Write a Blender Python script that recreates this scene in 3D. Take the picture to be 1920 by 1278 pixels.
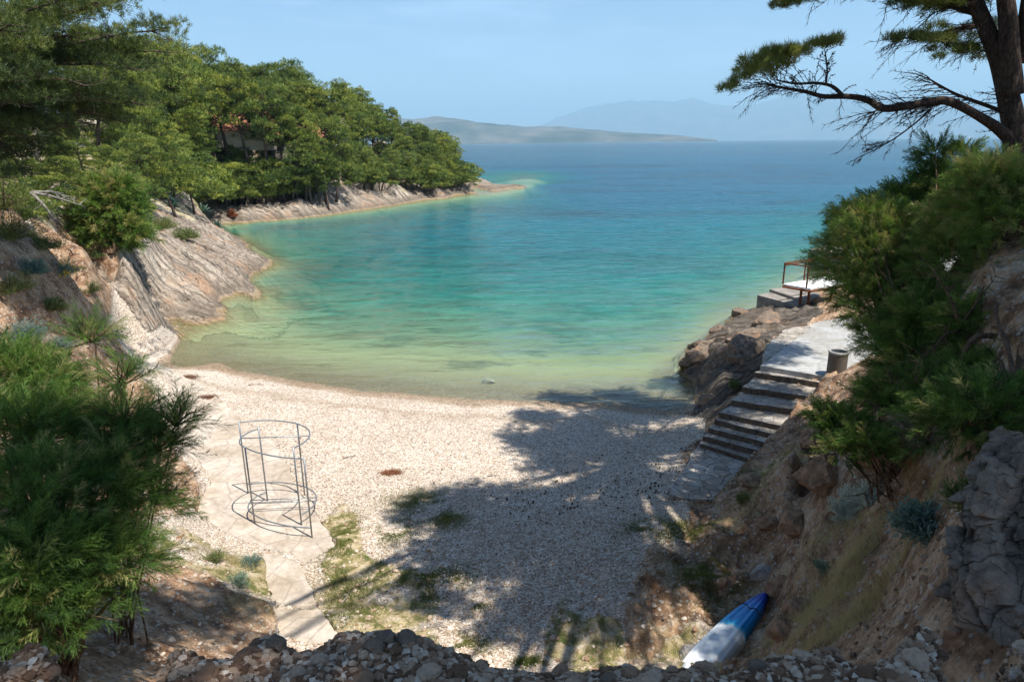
import bpy, math, random
import numpy as np
from mathutils import Vector, Matrix

# ------------------------------------------------------------ camera, world, sun, exposure
for o in list(bpy.data.objects): bpy.data.objects.remove(o)
scn = bpy.context.scene
COL = scn.collection
R = math.radians
CAMZ, FPX, PITCH, ROLL = 9.2, 1280.0, R(16.2), R(0.6)
cam_d = bpy.data.cameras.new('camera'); cam = bpy.data.objects.new('camera', cam_d); COL.objects.link(cam)
fwd = Vector((0, math.cos(PITCH), -math.sin(PITCH)))
up0 = Vector((0, math.sin(PITCH), math.cos(PITCH)))
right0 = Vector((1, 0, 0))
rt = right0*math.cos(ROLL) - up0*math.sin(ROLL)
up = up0*math.cos(ROLL) + right0*math.sin(ROLL)
M = Matrix((rt, up, -fwd)).transposed().to_4x4(); M.translation = Vector((0, 0, CAMZ))
cam.matrix_world = M
cam_d.sensor_width = 36.0; cam_d.lens = 36.0*FPX/1920.0
cam_d.clip_start = 0.1; cam_d.clip_end = 120000
scn.camera = cam
scn.render.resolution_x = 1024; scn.render.resolution_y = 681

SUN_EL, SUN_AZ = R(69), math.atan2(0.787, -0.617)     # azimuth measured from +Y towards +X
SUND = np.array((math.sin(SUN_AZ)*math.cos(SUN_EL), math.cos(SUN_AZ)*math.cos(SUN_EL), math.sin(SUN_EL)))
world = bpy.data.worlds.new('World'); scn.world = world; world.use_nodes = True
nt = world.node_tree; nt.nodes.clear()
out = nt.nodes.new('ShaderNodeOutputWorld'); bg = nt.nodes.new('ShaderNodeBackground')
sky = nt.nodes.new('ShaderNodeTexSky'); sky.sky_type = 'NISHITA'; sky.sun_disc = False
sky.sun_elevation = SUN_EL; sky.sun_rotation = SUN_AZ
sky.air_density = 1.0; sky.dust_density = 0.1; sky.ozone_density = 5.0
bg.inputs['Strength'].default_value = 0.082
# thin high cloud wisps, part of the sky itself
tc = nt.nodes.new('ShaderNodeTexCoord'); mp = nt.nodes.new('ShaderNodeMapping'); mp.inputs['Scale'].default_value = (2.0, 2.0, 11.0)
nz = nt.nodes.new('ShaderNodeTexNoise'); nz.inputs['Scale'].default_value = 2.3; nz.inputs['Detail'].default_value = 9; nz.inputs['Roughness'].default_value = 0.6
cr = nt.nodes.new('ShaderNodeValToRGB'); cr.color_ramp.elements[0].position = 0.51; cr.color_ramp.elements[1].position = 0.80
cr.color_ramp.elements[1].color = (0.42, 0.42, 0.42, 1)
mx = nt.nodes.new('ShaderNodeMix'); mx.data_type = 'RGBA'; mx.inputs[7].default_value = (5.6, 7.2, 9.3, 1)
nt.links.new(tc.outputs['Generated'], mp.inputs[0]); nt.links.new(mp.outputs[0], nz.inputs['Vector'])
nt.links.new(nz.outputs[0], cr.inputs[0]); nt.links.new(cr.outputs[0], mx.inputs[0])
nt.links.new(sky.outputs[0], mx.inputs[6]); nt.links.new(mx.outputs[2], bg.inputs[0]); nt.links.new(bg.outputs[0], out.inputs[0])

sl = bpy.data.lights.new('sun', 'SUN'); sl.energy = 5.0; sl.angle = R(0.53); sl.color = (1.0, 0.955, 0.88)
so = bpy.data.objects.new('sun', sl); COL.objects.link(so)
so.rotation_euler = Vector(-SUND).to_track_quat('-Z', 'Y').to_euler(); so.location = (20, -15, 60)
scn.view_settings.view_transform = 'Standard'; scn.view_settings.look = 'None'
scn.view_settings.exposure = 1.0; scn.view_settings.gamma = 1.0
scn.cycles.max_bounces = 8; scn.cycles.diffuse_bounces = 3; scn.cycles.glossy_bounces = 3
scn.cycles.transparent_max_bounces = 12; scn.cycles.volume_bounces = 0
scn.cycles.sample_clamp_indirect = 4.0
scn.cycles.use_denoising = True

# ------------------------------------------------------------ pixel <-> world
def ray(px, py):
    d = fwd + rt*((px-960)/FPX) - up*((py-639)/FPX)
    return d
def U(px, py, z):                       # point of the plane at height z seen at a pixel
    d = ray(px, py); t = (z-CAMZ)/d.z
    return np.array((d.x*t, d.y*t, z))
def D(px, py, dist):                    # point at horizontal distance dist
    d = ray(px, py); t = dist/math.hypot(d.x, d.y)
    return np.array((d.x*t, d.y*t, CAMZ+d.z*t))
def Z(px, py, depth):                   # point at camera depth
    d = ray(px, py)
    return np.array((d.x*depth, d.y*depth, CAMZ+d.z*depth))
def project(p):
    v = Vector(p) - Vector((0, 0, CAMZ))
    k = v.dot(fwd)
    return 960+FPX*v.dot(rt)/k, 639-FPX*v.dot(up)/k

# ------------------------------------------------------------ numpy noise
def _h(i, j, k, s):
    n = (i.astype(np.int64)*73856093) ^ (j.astype(np.int64)*19349663) ^ (k.astype(np.int64)*83492791) ^ (s*2654435)
    n = (n ^ (n >> 13))*1274126177 & 0x7fffffff
    n = (n ^ (n >> 15))*2246822519 & 0x7fffffff
    return (n & 0xffff)/65535.0
def vnoise(x, y, z=None, s=0):
    if z is None: z = np.zeros_like(x)
    xi, yi, zi = np.floor(x), np.floor(y), np.floor(z)
    fx, fy, fz = x-xi, y-yi, z-zi
    fx = fx*fx*(3-2*fx); fy = fy*fy*(3-2*fy); fz = fz*fz*(3-2*fz)
    def L(k):
        a = _h(xi, yi, zi+k, s); b = _h(xi+1, yi, zi+k, s); c = _h(xi, yi+1, zi+k, s); d = _h(xi+1, yi+1, zi+k, s)
        return (a*(1-fx)+b*fx)*(1-fy)+(c*(1-fx)+d*fx)*fy
    return (L(0)*(1-fz)+L(1)*fz)*2-1 if np.any(zi != 0) or np.any(fz != 0) else L(0)*2-1
def fbm(x, y, z=None, o=4, s=0, g=0.5):
    t = 0; a = 1.0; n = 0
    for k in range(o):
        f = 2.03**k
        t = t + a*vnoise(x*f+7.3*k, y*f+3.1*k, None if z is None else z*f, s+k); n += a; a *= g
    return t/n
def ridge(x, y, z=None, o=4, s=0, g=0.5):
    t = 0; a = 1.0; n = 0
    for k in range(o):
        f = 2.07**k
        t = t + a*(1-np.abs(vnoise(x*f+5.3*k, y*f+9.1*k, None if z is None else z*f, s+k))*2); n += a; a *= g
    return t/n
def cells(x, y, s=0):                   # F1, F2 and the cell's random of a jittered grid
    xi, yi = np.floor(x), np.floor(y)
    f1 = np.full(x.shape, 9.0); f2 = np.full(x.shape, 9.0); rid = np.zeros(x.shape)
    for i in (-1, 0, 1):
        for j in (-1, 0, 1):
            cx, cy = xi+i, yi+j; o = np.zeros_like(cx)
            d = np.hypot(cx+_h(cx, cy, o, s)-x, cy+_h(cx, cy, o, s+1)-y)
            r = _h(cx, cy, o, s+2)
            m = d < f1
            f2 = np.where(m, f1, np.minimum(f2, d)); rid = np.where(m, r, rid); f1 = np.where(m, d, f1)
    return f1, f2, rid
def sstep(a, b, x):
    t = np.clip((x-a)/(b-a), 0, 1); return t*t*(3-2*t)

# ------------------------------------------------------------ meshes
class MB:
    def __init__(s): s.V = []; s.F = []; s.n = 0; s.T = []; s.mi = []
    def add(s, V, F, tone=0.5, mi=0):
        V = np.asarray(V, dtype=np.float64).reshape(-1, 3); F = np.asarray(F, dtype=np.int64)
        s.V.append(V); s.F.append(F+s.n); s.n += len(V)
        s.T.append(np.full(len(V), tone) if np.isscalar(tone) else np.asarray(tone))
        s.mi.append(np.full(len(F), mi)); return s
    def box(s, c, size, rz=0, tone=0.5, top=1.0, mi=0):
        x, y, z = [k/2 for k in size]; V = []
        for (a, b, d) in ((-1,-1,-1),(1,-1,-1),(1,1,-1),(-1,1,-1),(-1,-1,1),(1,-1,1),(1,1,1),(-1,1,1)):
            k = top if d > 0 else 1
            V.append((a*x*k, b*y*k, d*z))
        V = np.array(V); cz, sz = math.cos(rz), math.sin(rz)
        V = np.stack((V[:,0]*cz-V[:,1]*sz, V[:,0]*sz+V[:,1]*cz, V[:,2]), 1)+np.array(c)
        return s.add(V, [(0,3,2,1),(4,5,6,7),(0,1,5,4),(1,2,6,5),(2,3,7,6),(3,0,4,7)], tone, mi)
    def prism(s, pts, z0, z1, tone=0.5, mi=0, side=0):          # pts counter-clockwise; z0/z1 scalars or lists
        n = len(pts); z0 = np.broadcast_to(z0, n); z1 = np.broadcast_to(z1, n)
        V = [(p[0], p[1], z0[i]) for i, p in enumerate(pts)]+[(p[0], p[1], z1[i]) for i, p in enumerate(pts)]
        s.add(V, [(i, (i+1) % n, n+(i+1) % n, n+i) for i in range(n)], tone, side)
        s.poly = getattr(s, 'poly', [])
        base = s.n-2*n
        s.poly.append(([base+n+i for i in range(n)], mi)); s.poly.append(([base+i for i in range(n-1, -1, -1)], mi))
        return s
    def tube(s, P, r, k=6, tone=0.5, cap=True, mi=0, squash=None):
        P = np.asarray(P, dtype=float); n = len(P); r = np.broadcast_to(r, n)
        T = np.gradient(P, axis=0); T /= np.linalg.norm(T, axis=1)[:, None]+1e-9
        ref = np.array((0, 0, 1.0)) if abs(T[0][2]) < 0.9 else np.array((1.0, 0, 0))
        A = np.cross(T, ref); bad = np.linalg.norm(A, axis=1) < 0.05
        A[bad] = np.cross(T[bad], (0.0, 1.0, 0.1)); A /= np.linalg.norm(A, axis=1)[:, None]; B = np.cross(T, A)
        a = np.arange(k)*2*math.pi/k
        V = P[:, None, :]+r[:, None, None]*(np.cos(a)[None, :, None]*A[:, None, :]+np.sin(a)[None, :, None]*B[:, None, :])
        i = np.arange(n-1)[:, None]*k; j = np.arange(k)[None, :]; j2 = (j+1) % k
        F = np.stack((i+j, i+j2, i+k+j2, i+k+j), -1).reshape(-1, 4)
        s.add(V.reshape(-1, 3), F[:, ::-1], tone, mi)
        if cap:
            s.poly = getattr(s, 'poly', []); b = s.n-n*k
            s.poly.append(([b+q for q in range(k)], mi)); s.poly.append(([s.n-k+q for q in range(k-1, -1, -1)], mi))
        return s
    def build(s, name, mat, parent=None, smooth=False, attr=None):
        V = np.concatenate(s.V); me = bpy.data.meshes.new(name)
        loops = []; tot = []; mis = []
        for F, mi in zip(s.F, s.mi):
            loops.append(F.ravel()); tot.append(np.full(len(F), F.shape[1])); mis.append(mi)
        for f, mi in getattr(s, 'poly', []):
            loops.append(np.array(f)); tot.append(np.array([len(f)])); mis.append(np.array([mi]))
        loops = np.concatenate(loops); tot = np.concatenate(tot); mis = np.concatenate(mis)
        me.vertices.add(len(V)); me.vertices.foreach_set('co', V.astype(np.float32).ravel())
        me.loops.add(len(loops)); me.loops.foreach_set('vertex_index', loops.astype(np.int32))
        me.polygons.add(len(tot)); st = np.concatenate(([0], np.cumsum(tot)[:-1]))
        me.polygons.foreach_set('loop_start', st.astype(np.int32)); me.polygons.foreach_set('loop_total', tot.astype(np.int32))
        mats = mat if isinstance(mat, (list, tuple)) else [mat]
        for m in mats: me.materials.append(m)
        me.polygons.foreach_set('material_index', mis.astype(np.int32))
        me.polygons.foreach_set('use_smooth', np.full(len(tot), bool(smooth)))
        t = me.attributes.new('tone', 'FLOAT', 'POINT'); t.data.foreach_set('value', np.concatenate(s.T).astype(np.float32))
        for k, a in (attr or {}).items():
            if a.ndim == 2:
                c = me.attributes.new(k, 'FLOAT_COLOR', 'POINT')
                c.data.foreach_set('color', np.concatenate((a, np.ones((len(a), 4-a.shape[1]))), 1).astype(np.float32).ravel())
            else:
                c = me.attributes.new(k, 'FLOAT', 'POINT'); c.data.foreach_set('value', a.astype(np.float32))
        me.update(calc_edges=True)
        o = bpy.data.objects.new(name, me); COL.objects.link(o)
        if parent is not None: o.parent = parent
        return o
def tag(o, label=None, cat=None, group=None, kind=None):
    if label: o['label'] = label
    if cat: o['category'] = cat
    if group: o['group'] = group
    if kind: o['kind'] = kind
    return o
def empty(name, loc, rz=0, label=None, cat=None, group=None, scale=1.0):
    o = bpy.data.objects.new(name, None); COL.objects.link(o); o.location = loc; o.rotation_euler = (0, 0, rz)
    o.scale = (scale,)*3 if np.isscalar(scale) else scale
    return tag(o, label, cat, group)
def kids(o): return [c for c in list(bpy.data.objects) if c.parent == o]
def dup(root, ch, loc, rz, scale, label, group=None):
    r = root.copy(); COL.objects.link(r); r.location = loc; r.rotation_euler = (0, 0, rz); r.scale = scale
    r['label'] = label
    if group: r['group'] = group
    for c in ch:
        d = c.copy(); COL.objects.link(d); d.parent = r
    return r

# ------------------------------------------------------------ material helper
class NT:
    def __init__(s, name):
        s.m = bpy.data.materials.new(name); s.m.use_nodes = True; s.t = s.m.node_tree; s.t.nodes.clear()
        s.out = s.n('ShaderNodeOutputMaterial')
    def n(s, typ, **k):
        o = s.t.nodes.new(typ)
        for a, b in k.items(): setattr(o, a, b)
        return o
    def l(s, a, b): s.t.links.new(a, b)
    def setin(s, node, i, v):
        if v is None: return
        if hasattr(v, 'node'): s.l(v, node.inputs[i])
        else: node.inputs[i].default_value = v
    def attr(s, name): return s.n('ShaderNodeAttribute', attribute_name=name)
    def pos(s): return s.n('ShaderNodeNewGeometry').outputs['Position']
    def mapv(s, vec, scale, rot=(0, 0, 0)):
        o = s.n('ShaderNodeMapping'); s.l(vec, o.inputs[0]); o.inputs['Scale'].default_value = scale; o.inputs['Rotation'].default_value = rot; return o.outputs[0]
    def noise(s, vec, sc, det=4, rough=0.5, dist=0.0):
        o = s.n('ShaderNodeTexNoise'); s.setin(o, 'Vector', vec); o.inputs['Scale'].default_value = sc
        o.inputs['Detail'].default_value = det; o.inputs['Roughness'].default_value = rough; o.inputs['Distortion'].default_value = dist; return o
    def vor(s, vec, sc, feat='F1', rnd=1.0):
        o = s.n('ShaderNodeTexVoronoi', feature=feat); s.setin(o, 'Vector', vec); o.inputs['Scale'].default_value = sc; o.inputs['Randomness'].default_value = rnd; return o
    def ramp(s, f, stops, interp='LINEAR'):
        o = s.n('ShaderNodeValToRGB'); s.setin(o, 0, f); r = o.color_ramp; r.interpolation = interp
        while len(r.elements) < len(stops): r.elements.new(0.5)
        for e, (p, c) in zip(r.elements, stops):
            e.position = p; e.color = (c, c, c, 1) if np.isscalar(c) else (*c, 1)
        return o.outputs[0]
    def mix(s, f, a, b, mode='MIX'):
        o = s.n('ShaderNodeMix', data_type='RGBA', blend_type=mode)
        s.setin(o, 0, f)
        for i, v in ((6, a), (7, b)):
            if hasattr(v, 'node'): s.l(v, o.inputs[i])
            else: o.inputs[i].default_value = (*v, 1) if len(v) == 3 else v
        return o.outputs[2]
    def math(s, op, a, b=None, c=None, clamp=False):
        o = s.n('ShaderNodeMath', operation=op, use_clamp=clamp)
        for i, v in enumerate((a, b, c)): s.setin(o, i, v)
        return o.outputs[0]
    def bump(s, h, strength=0.5, dist=0.02, normal=None):
        o = s.n('ShaderNodeBump'); s.setin(o, 'Height', h); s.setin(o, 'Strength', strength); s.setin(o, 'Distance', dist); s.setin(o, 'Normal', normal); return o.outputs[0]
    def bsdf(s, col, rough=0.8, normal=None, metal=0.0, spec=0.3, **k):
        o = s.n('ShaderNodeBsdfPrincipled')
        if hasattr(col, 'node'): s.l(col, o.inputs['Base Color'])
        else: o.inputs['Base Color'].default_value = (*col, 1)
        s.setin(o, 'Roughness', rough); s.setin(o, 'Metallic', metal); s.setin(o, 'Specular IOR Level', spec)
        s.setin(o, 'Normal', normal); s.l(o.outputs[0], s.out.inputs[0]); return o
# ------------------------------------------------------------ terrain: control points (pixel, height or distance, cover)
# cover: p pebbles, r rock, s red soil, g grass and scrub floor, w sea bed
CP = []
def cz(cls, *pts):
    for (px, py, z) in pts: CP.append((*U(px, py, z), cls))
def cd(cls, *pts):
    for (px, py, d) in pts: CP.append((*D(px, py, d), cls))
def ca(cls, *pts):                       # azimuth of a pixel column, distance, height
    for (px, d, z) in pts:
        q = D(px, 262, d); CP.append((q[0], q[1], z, cls))
def line(cls, pts, step):                          # control points strung along a line of (px, py, z)
    for (a, b) in zip(pts[:-1], pts[1:]):
        n = max(1, int(abs(b[0]-a[0])/step+.5))
        for k in range(n): t = k/n; cz(cls, tuple(a[i]*(1-t)+b[i]*t for i in range(3)))
    cz(cls, pts[-1])
# beach shoreline and beach
cz('p', (330,650,0),(400,680,0),(500,702,0),(600,719,0),(750,736,0),(900,748,0),(1000,752,0),(1150,757,0),(1290,757,0))
cz('p', (330,700,.45),(400,735,.42),(500,745,.42),(700,775,.42),(900,790,.42),(1100,795,.42),(1290,795,.4))
cz('p', (900,850,.6),(900,900,.72),(900,1000,.9),(900,1100,1.0),(960,1240,1.1),(720,900,.72),(620,830,.62),(720,1000,.85),
   (1150,860,.6),(1150,950,.8),(1150,1050,.98),(1250,900,.75),(1250,980,.9),(500,800,.6))
cz('s', (1250,1090,1.05),(1250,1180,1.15),(1330,1000,1.0),(1330,1060,1.1))
cz('g', (700,1100,1.0),(640,1170,1.2),(650,1010,.9),(760,1180,1.1),(1280,1230,1.2),(1100,1220,1.1))
cz('p', (480,900,.72),(560,960,.78),(400,820,.74),(340,760,.8),(290,690,.7),(430,1000,.95),(230,640,.9))
cz('g', (500,1060,1.1),(450,1080,1.5),(400,1050,1.6)); cz('p', (590,1190,1.25),(540,1100,1.1))
cz('s', (380,1120,2.0),(300,1180,2.8),(450,1150,1.8),(100,1180,3.6),(0,1100,4.3),(150,1000,3.2),(300,900,1.6),(250,800,1.5),(0,900,4),(100,800,3),
   (0,750,4),(200,720,1.4),(0,650,4.4),(100,600,2.6),(180,570,1.9),(50,660,3.4))
cd('s', (0,560,22),(0,480,26),(60,500,27),(50,430,32),(130,520,29),(0,430,30),(30,370,38),(80,470,31),(20,340,46))
# near rock spur on the left
cz('r', (300,608,.25),(250,540,1.9),(220,580,1.3),(360,600,0.02),(330,530,1.5),(290,480,2.9),(330,440,3.0),(380,450,2.1),(420,470,1.4),(400,520,1.1),(450,500,1.0),(450,530,.5),
   (480,490,.55),(508,494,0),(485,545,0.02),(420,580,0),(470,560,0),(450,450,.0),(400,428,0))
cd('r', (230,470,37),(260,420,46),(300,405,62)); cd('s', (170,480,34),(200,430,40),(100,440,35))
cd('g', (0,400,34),(60,385,38),(150,390,44),(230,390,52),(0,330,48),(150,340,60),(280,370,72))
# headland
line('r', [(385,419,.03),(450,417,.03),(520,412,.03),(600,404,.03),(700,390,.03),(800,374,.03),(900,360,.03),(960,353,.03),(984,348,.03)], 18)
line('r', [(395,404,.8),(450,402,.85),(520,398,.9),(600,391,.9),(700,376,.95),(800,361,.95),(900,350,.75),(945,347,.6),(972,346.5,.35)], 18)
line('r', [(400,391,1.5),(450,388,1.55),(500,384,1.6),(600,377,1.7),(700,361,1.8),(800,347,1.7),(880,338,1.4),(930,339,1.0),(955,343,.7)], 20)
line('r', [(400,385,2.0),(450,381,2.1),(500,377,2.2),(600,369,2.3),(700,353,2.4),(800,340,2.2),(870,333,1.8)], 24)
ca('g', (350,88,3.5),(450,92,3.5),(550,96,4),(640,106,4.2),(740,116,4),(820,124,3.4),(870,138,2),
   (300,110,8),(400,115,9),(500,118,8.5),(600,122,8),(700,132,7),(780,140,5),(200,90,8),(0,80,9),(-300,60,10),
   (300,160,13),(450,160,11),(600,165,8),(700,165,4),(200,200,14),(-200,150,14))
cz('w', (1004,345,-1.2),(1030,345,-2.2),(1012,338,-2.2),(1040,352,-4),(1020,358,-3),(992,356,-1.6),(965,361,-2),(930,367,-2.2),(860,376,-2.5),(1004,350,-.9),(1020,340,-1.5),(995,358,-.8))
ca('w', (940,165,-2),(860,180,-3),(780,200,-4),(700,215,-5),(550,230,-5),(400,300,-5),(0,330,-5),(-400,400,-5),(1010,150,-5))
# sea bed
cz('w', (400,655,-.3),(450,672,-.3),(600,695,-.35),(800,715,-.35),(1000,725,-.35),(1200,730,-.35),(1290,735,-.15),
   (450,600,-1.1),(600,630,-1.3),(800,650,-1.35),(1000,660,-1.45),(1200,670,-1.4),(1280,640,-1.4),(500,565,-1.6),(700,560,-2.9),
   (900,560,-3.2),(1100,560,-3.4),(1300,560,-3.0),(1390,560,-2.4),(620,480,-3),(900,480,-4),(1200,480,-4.4),(1470,470,-3.5),
   (530,500,-1.4),(480,450,-2.2),(500,432,-3.6),(700,412,-4.2),(900,400,-4.5),(1200,400,-6.5),(1500,400,-7.5),(960,380,-4),(1050,355,-6),
   (1200,320,-11),(1500,320,-11),(1000,305,-11),(1900,310,-11),(1700,350,-8),(1240,700,-.5))
ca('w', (1000,600,-13),(1500,600,-13),(1900,600,-13),(400,600,-13),(0,700,-13),(2300,500,-13),(2300,200,-9))
# right: rocks, platform, stairs
cz('r', (1292,680,0.02),(1330,650,.8),(1400,665,1.5),(1370,710,.9),(1320,730,.2),(1318,757,.1),(1330,635,0.1),(1352,618,.3),(1400,632,1.3),
   (1340,780,.6),(1390,720,1.3),(1440,612,.9),(1500,590,.7),(1400,588,.2),(1330,700,.5),(1355,690,1.3))
cz('w', (1430,545,-2.0),(1500,510,-3),(1280,650,-1.3),(1310,610,-1.5),(1350,590,-1.8))
cz('s', (1340,855,.85),(1400,800,1.3),(1440,740,1.75),(1480,690,2.2),(1500,640,2.2),(1600,640,2.2),(1640,600,2.3),(1700,560,2.2),(1560,560,1.2),(1600,520,1.0),(1560,600,1.4))
ca('w', (1480,62,-2),(1560,75,-3)); ca('r', (1640,52,1.0),(1700,62,1.2)); ca('s', (1800,50,2.5),(1900,60,4))
cz('s', (1450,850,1.4),(1480,800,1.9),(1530,790,2.1),(1558,745,2.4),(1605,735,3.1),(1640,690,3.9),(1700,700,4.6),(1750,640,5))
cd('s', (1800,600,12),(1900,620,10.5),(1900,520,12),(1880,430,13.5),(1800,480,14),(2000,500,12),(2000,700,9.5),(1900,760,9))
cz('s', (1340,935,1.0),(1400,905,1.25),(1450,880,1.8),(1500,862,2.7),(1520,935,1.7),(1560,880,3.3),(1600,850,3.8),(1430,1050,1.25),(1460,1110,1.35),(1450,1180,1.5),(1500,960,1.5))
cz('s', (1500,1050,2.5),(1560,1000,2.9),(1530,1120,2.5),(1510,1180,2.6),(1500,1220,2.7),(1600,1100,3.3),(1650,950,3.8),(1700,1050,4.3),(1750,930,4.8),(1650,1170,3.9))
cd('s', (1800,1000,6.6),(1900,900,7.4),(1900,1050,6.0),(1790,1140,5.6),(1900,830,8.2),(1800,820,8.8),(2000,900,7.0),(2100,1000,6.0))
cz('s', (1700,850,4.4))
# lip of the bank the camera stands on, and the fall below it
LIP = [(-100,1235,7.5),(100,1245,7.5),(330,1222,7.5),(500,1198,7.5),(640,1192,7.5),(720,1185,7.5),(790,1192,7.5),(840,1235,7.5),(1000,1280,7.5),(1150,1268,7.5),(1300,1262,7.5),(1450,1242,7.5),(1550,1224,7.5),(1750,1200,7.5),(1920,1182,7.5),(2050,1165,7.6)]
cz('s', *LIP)
cz('s', *[(px, py+90, 7.52) for px, py, z in LIP]); cz('s', *[(px, 1600, 7.55) for px in range(-100, 2100, 300)])
ca('s', *[(px, 2.6, 6.7) for px in range(-100, 2000, 260)]); ca('s', *[(px, 4.2, 4.4) for px in range(450, 1560, 220)]); ca('s', *[(px, 6.2, 2.6) for px in range(450, 1500, 220)])
ca('s', (0,4.4,5.2),(200,4.6,4.6),(1700,4.2,4.9),(1900,4.2,4.7),(2000,3.6,5.3))
for _a in np.linspace(-1.15, 1.15, 13):
    for _r, _z in ((0.85, 7.56), (1.3, 7.53)): CP.append((math.sin(_a)*_r, math.cos(_a)*_r, _z, 's'))
for _a, _r, _z in ((-1.1, 2.2, 7.5), (-1.1, 4, 6.0), (-1.1, 8, 4.6), (-.95, 2.1, 7.5), (1.1, 2.2, 7.6), (1.1, 4, 6.0), (1.1, 9, 7.6), (-1.1, 20, 4.2), (-1.1, 13, 4.0)): CP.append((math.sin(_a)*_r, math.cos(_a)*_r, _z, 's'))
CPa = np.array([(c[0], c[1], c[2]) for c in CP], dtype=float); CCL = [c[3] for c in CP]
def LP(x, y): return np.arctan2(x, y)*2.2, np.log(np.hypot(x, y)+1e-6)*1.0
_cu, _cv = LP(CPa[:, 0], CPa[:, 1])
_K = np.sqrt((_cu[:, None]-_cu)**2+(_cv[:, None]-_cv)**2+0.03**2)
_n = len(CP); _A = np.zeros((_n+3, _n+3)); _A[:_n, :_n] = _K+np.eye(_n)*-0.003
_A[:_n, _n:] = np.stack((np.ones(_n), _cu, _cv), 1); _A[_n:, :_n] = _A[:_n, _n:].T
_w = np.linalg.solve(_A, np.concatenate((CPa[:, 2], np.zeros(3))))
_onehot = np.array([[c == k for k in 'prsgw'] for c in CCL], dtype=float)
def base_eval(x, y):                                 # smooth height and cover weights
    sh = x.shape; u, v = LP(x.ravel(), y.ravel()); H = np.empty(u.shape); C = np.empty((len(u), 5))
    for a in range(0, len(u), 40000):
        uu, vv = u[a:a+40000, None], v[a:a+40000, None]
        d2 = (uu-_cu)**2+(vv-_cv)**2
        H[a:a+40000] = np.sqrt(d2+0.0009)@_w[:_n]+_w[_n]+_w[_n+1]*uu[:, 0]+_w[_n+2]*vv[:, 0]
        W = 1/(d2+1e-4)**2.2; C[a:a+40000] = (W@_onehot)/W.sum(1)[:, None]
    return H.reshape(sh), C.reshape(sh+(5,))
# coarse log-polar table, read back bilinearly
TH0, TH1, LR0, LR1 = -1.25, 1.25, math.log(0.9), math.log(3000.0)
NTH, NLR = 520, 620
_th = np.linspace(TH0, TH1, NTH); _lr = np.linspace(LR0, LR1, NLR)
_TT, _RR = np.meshgrid(_th, _lr); _XX, _YY = np.sin(_TT)*np.exp(_RR), np.cos(_TT)*np.exp(_RR)
TABH, TABC = base_eval(_XX, _YY)
def table(x, y):
    t = (np.arctan2(x, y)-TH0)/(TH1-TH0)*(NTH-1); r = (np.log(np.hypot(x, y)+1e-9)-LR0)/(LR1-LR0)*(NLR-1)
    t = np.clip(t, 0, NTH-1.001); r = np.clip(r, 0, NLR-1.001); i = r.astype(int); j = t.astype(int); f = r-i; g = t-j
    def B(T):
        F, G = (f[..., None], g[..., None]) if T.ndim == 3 else (f, g)
        return (T[i, j]*(1-G)+T[i, j+1]*G)*(1-F)+(T[i+1, j]*(1-G)+T[i+1, j+1]*G)*F
    return B(TABH), B(TABC)
def ground(x, y, detail=True):
    x = np.asarray(x, float); y = np.asarray(y, float)
    rr = np.hypot(x, y); s = 0.05*rr
    wx = x+fbm(x/(s+.25), y/(s+.25), s=5, o=3)*s*0.5; wy = y+fbm(x/(s+.25), y/(s+.25), s=15, o=3)*s*0.5
    H, _ = table(x, y); _, C = table(wx, wy)
    C = np.clip(C, 0, 1)**2; C /= C.sum(-1)[..., None]
    p, r, so_, g, w = [C[..., k] for k in range(5)]
    if detail:
        # tilted limestone beds on the spurs: sharp steps dipping towards the water
        right = sstep(0.02, 0.2, np.arctan2(x, y))
        k1 = np.where(right > .5, 1.6, 1.0)
        far = sstep(60, 85, rr)
        a = x*0.30+y*0.95; b = x*0.95-y*0.30
        a2 = x*0.95+y*0.3; b2 = x*0.3-y*0.95
        A = a*(1-far)+a2*far; Bc = b*(1-far)+b2*far
        q = A*0.9+fbm(x*0.25, y*0.25, s=31)*1.5
        st = (q-np.floor(q)); saw = st**1.6-0.5
        q2 = A*3.1+fbm(x*0.6, y*0.6, s=37)*2.2; st2 = (q2-np.floor(q2)); saw2 = st2**2-0.4
        n1 = ridge(A*0.9, Bc*0.14, s=41, o=5); n2 = fbm(x*0.35, y*0.35, s=43, o=3)
        f1, f2, rid = cells(A*0.8+n2*.6, Bc*0.16, s=47)
        rock = saw*0.34+saw2*0.10+n1*0.22+n2*0.35+(rid-.5)*0.35-0.22*np.exp(-((f2-f1)/0.07)**2)
        amp = np.where(rr > 60, .6, 0.85)*(1-.45*right)
        shore = sstep(-2.5, 0.3, H)
        H = H+r*rock*amp*shore
        # rugged dark rock by the stairs
        rg = ridge(x*0.9, y*0.9, s=53, o=5)
        H = H+r*right*rg*0.28*(rr < 60)
        n = fbm(x*1.3, y*1.3, s=61, o=5); nf = fbm(x*5, y*5, s=67, o=4)
        H = H+(so_+g)*(n*0.16+nf*0.05+(.22*ridge(x*1.1, y*1.1, s=63, o=5)-.05)*right)*sstep(3, 8, rr)+(so_+g)*nf*0.035*(1-sstep(3, 8, rr))
        H = H+p*(fbm(x*.7, y*.7, s=71, o=3)*0.035+nf*0.012)
        H = H+w*fbm(x*.3, y*.3, s=73, o=4)*0.22*sstep(0.3, 2.0, -H)
        H = H+(so_)*0.10*np.abs(fbm(x*2.2, y*2.2, s=75, o=4))*sstep(7, 10, rr)
    return H, C
CARVE = []                                           # (polygon, height) where paving lies
def inside(x, y, poly):
    r = np.zeros(x.shape, bool); n = len(poly)
    for i in range(n):
        (x1, y1), (x2, y2) = poly[i][:2], poly[(i+1) % n][:2]
        c = ((y1 > y) != (y2 > y)) & (x < (x2-x1)*(y-y1)/(y2-y1+1e-12)+x1); r ^= c
    return r
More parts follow.
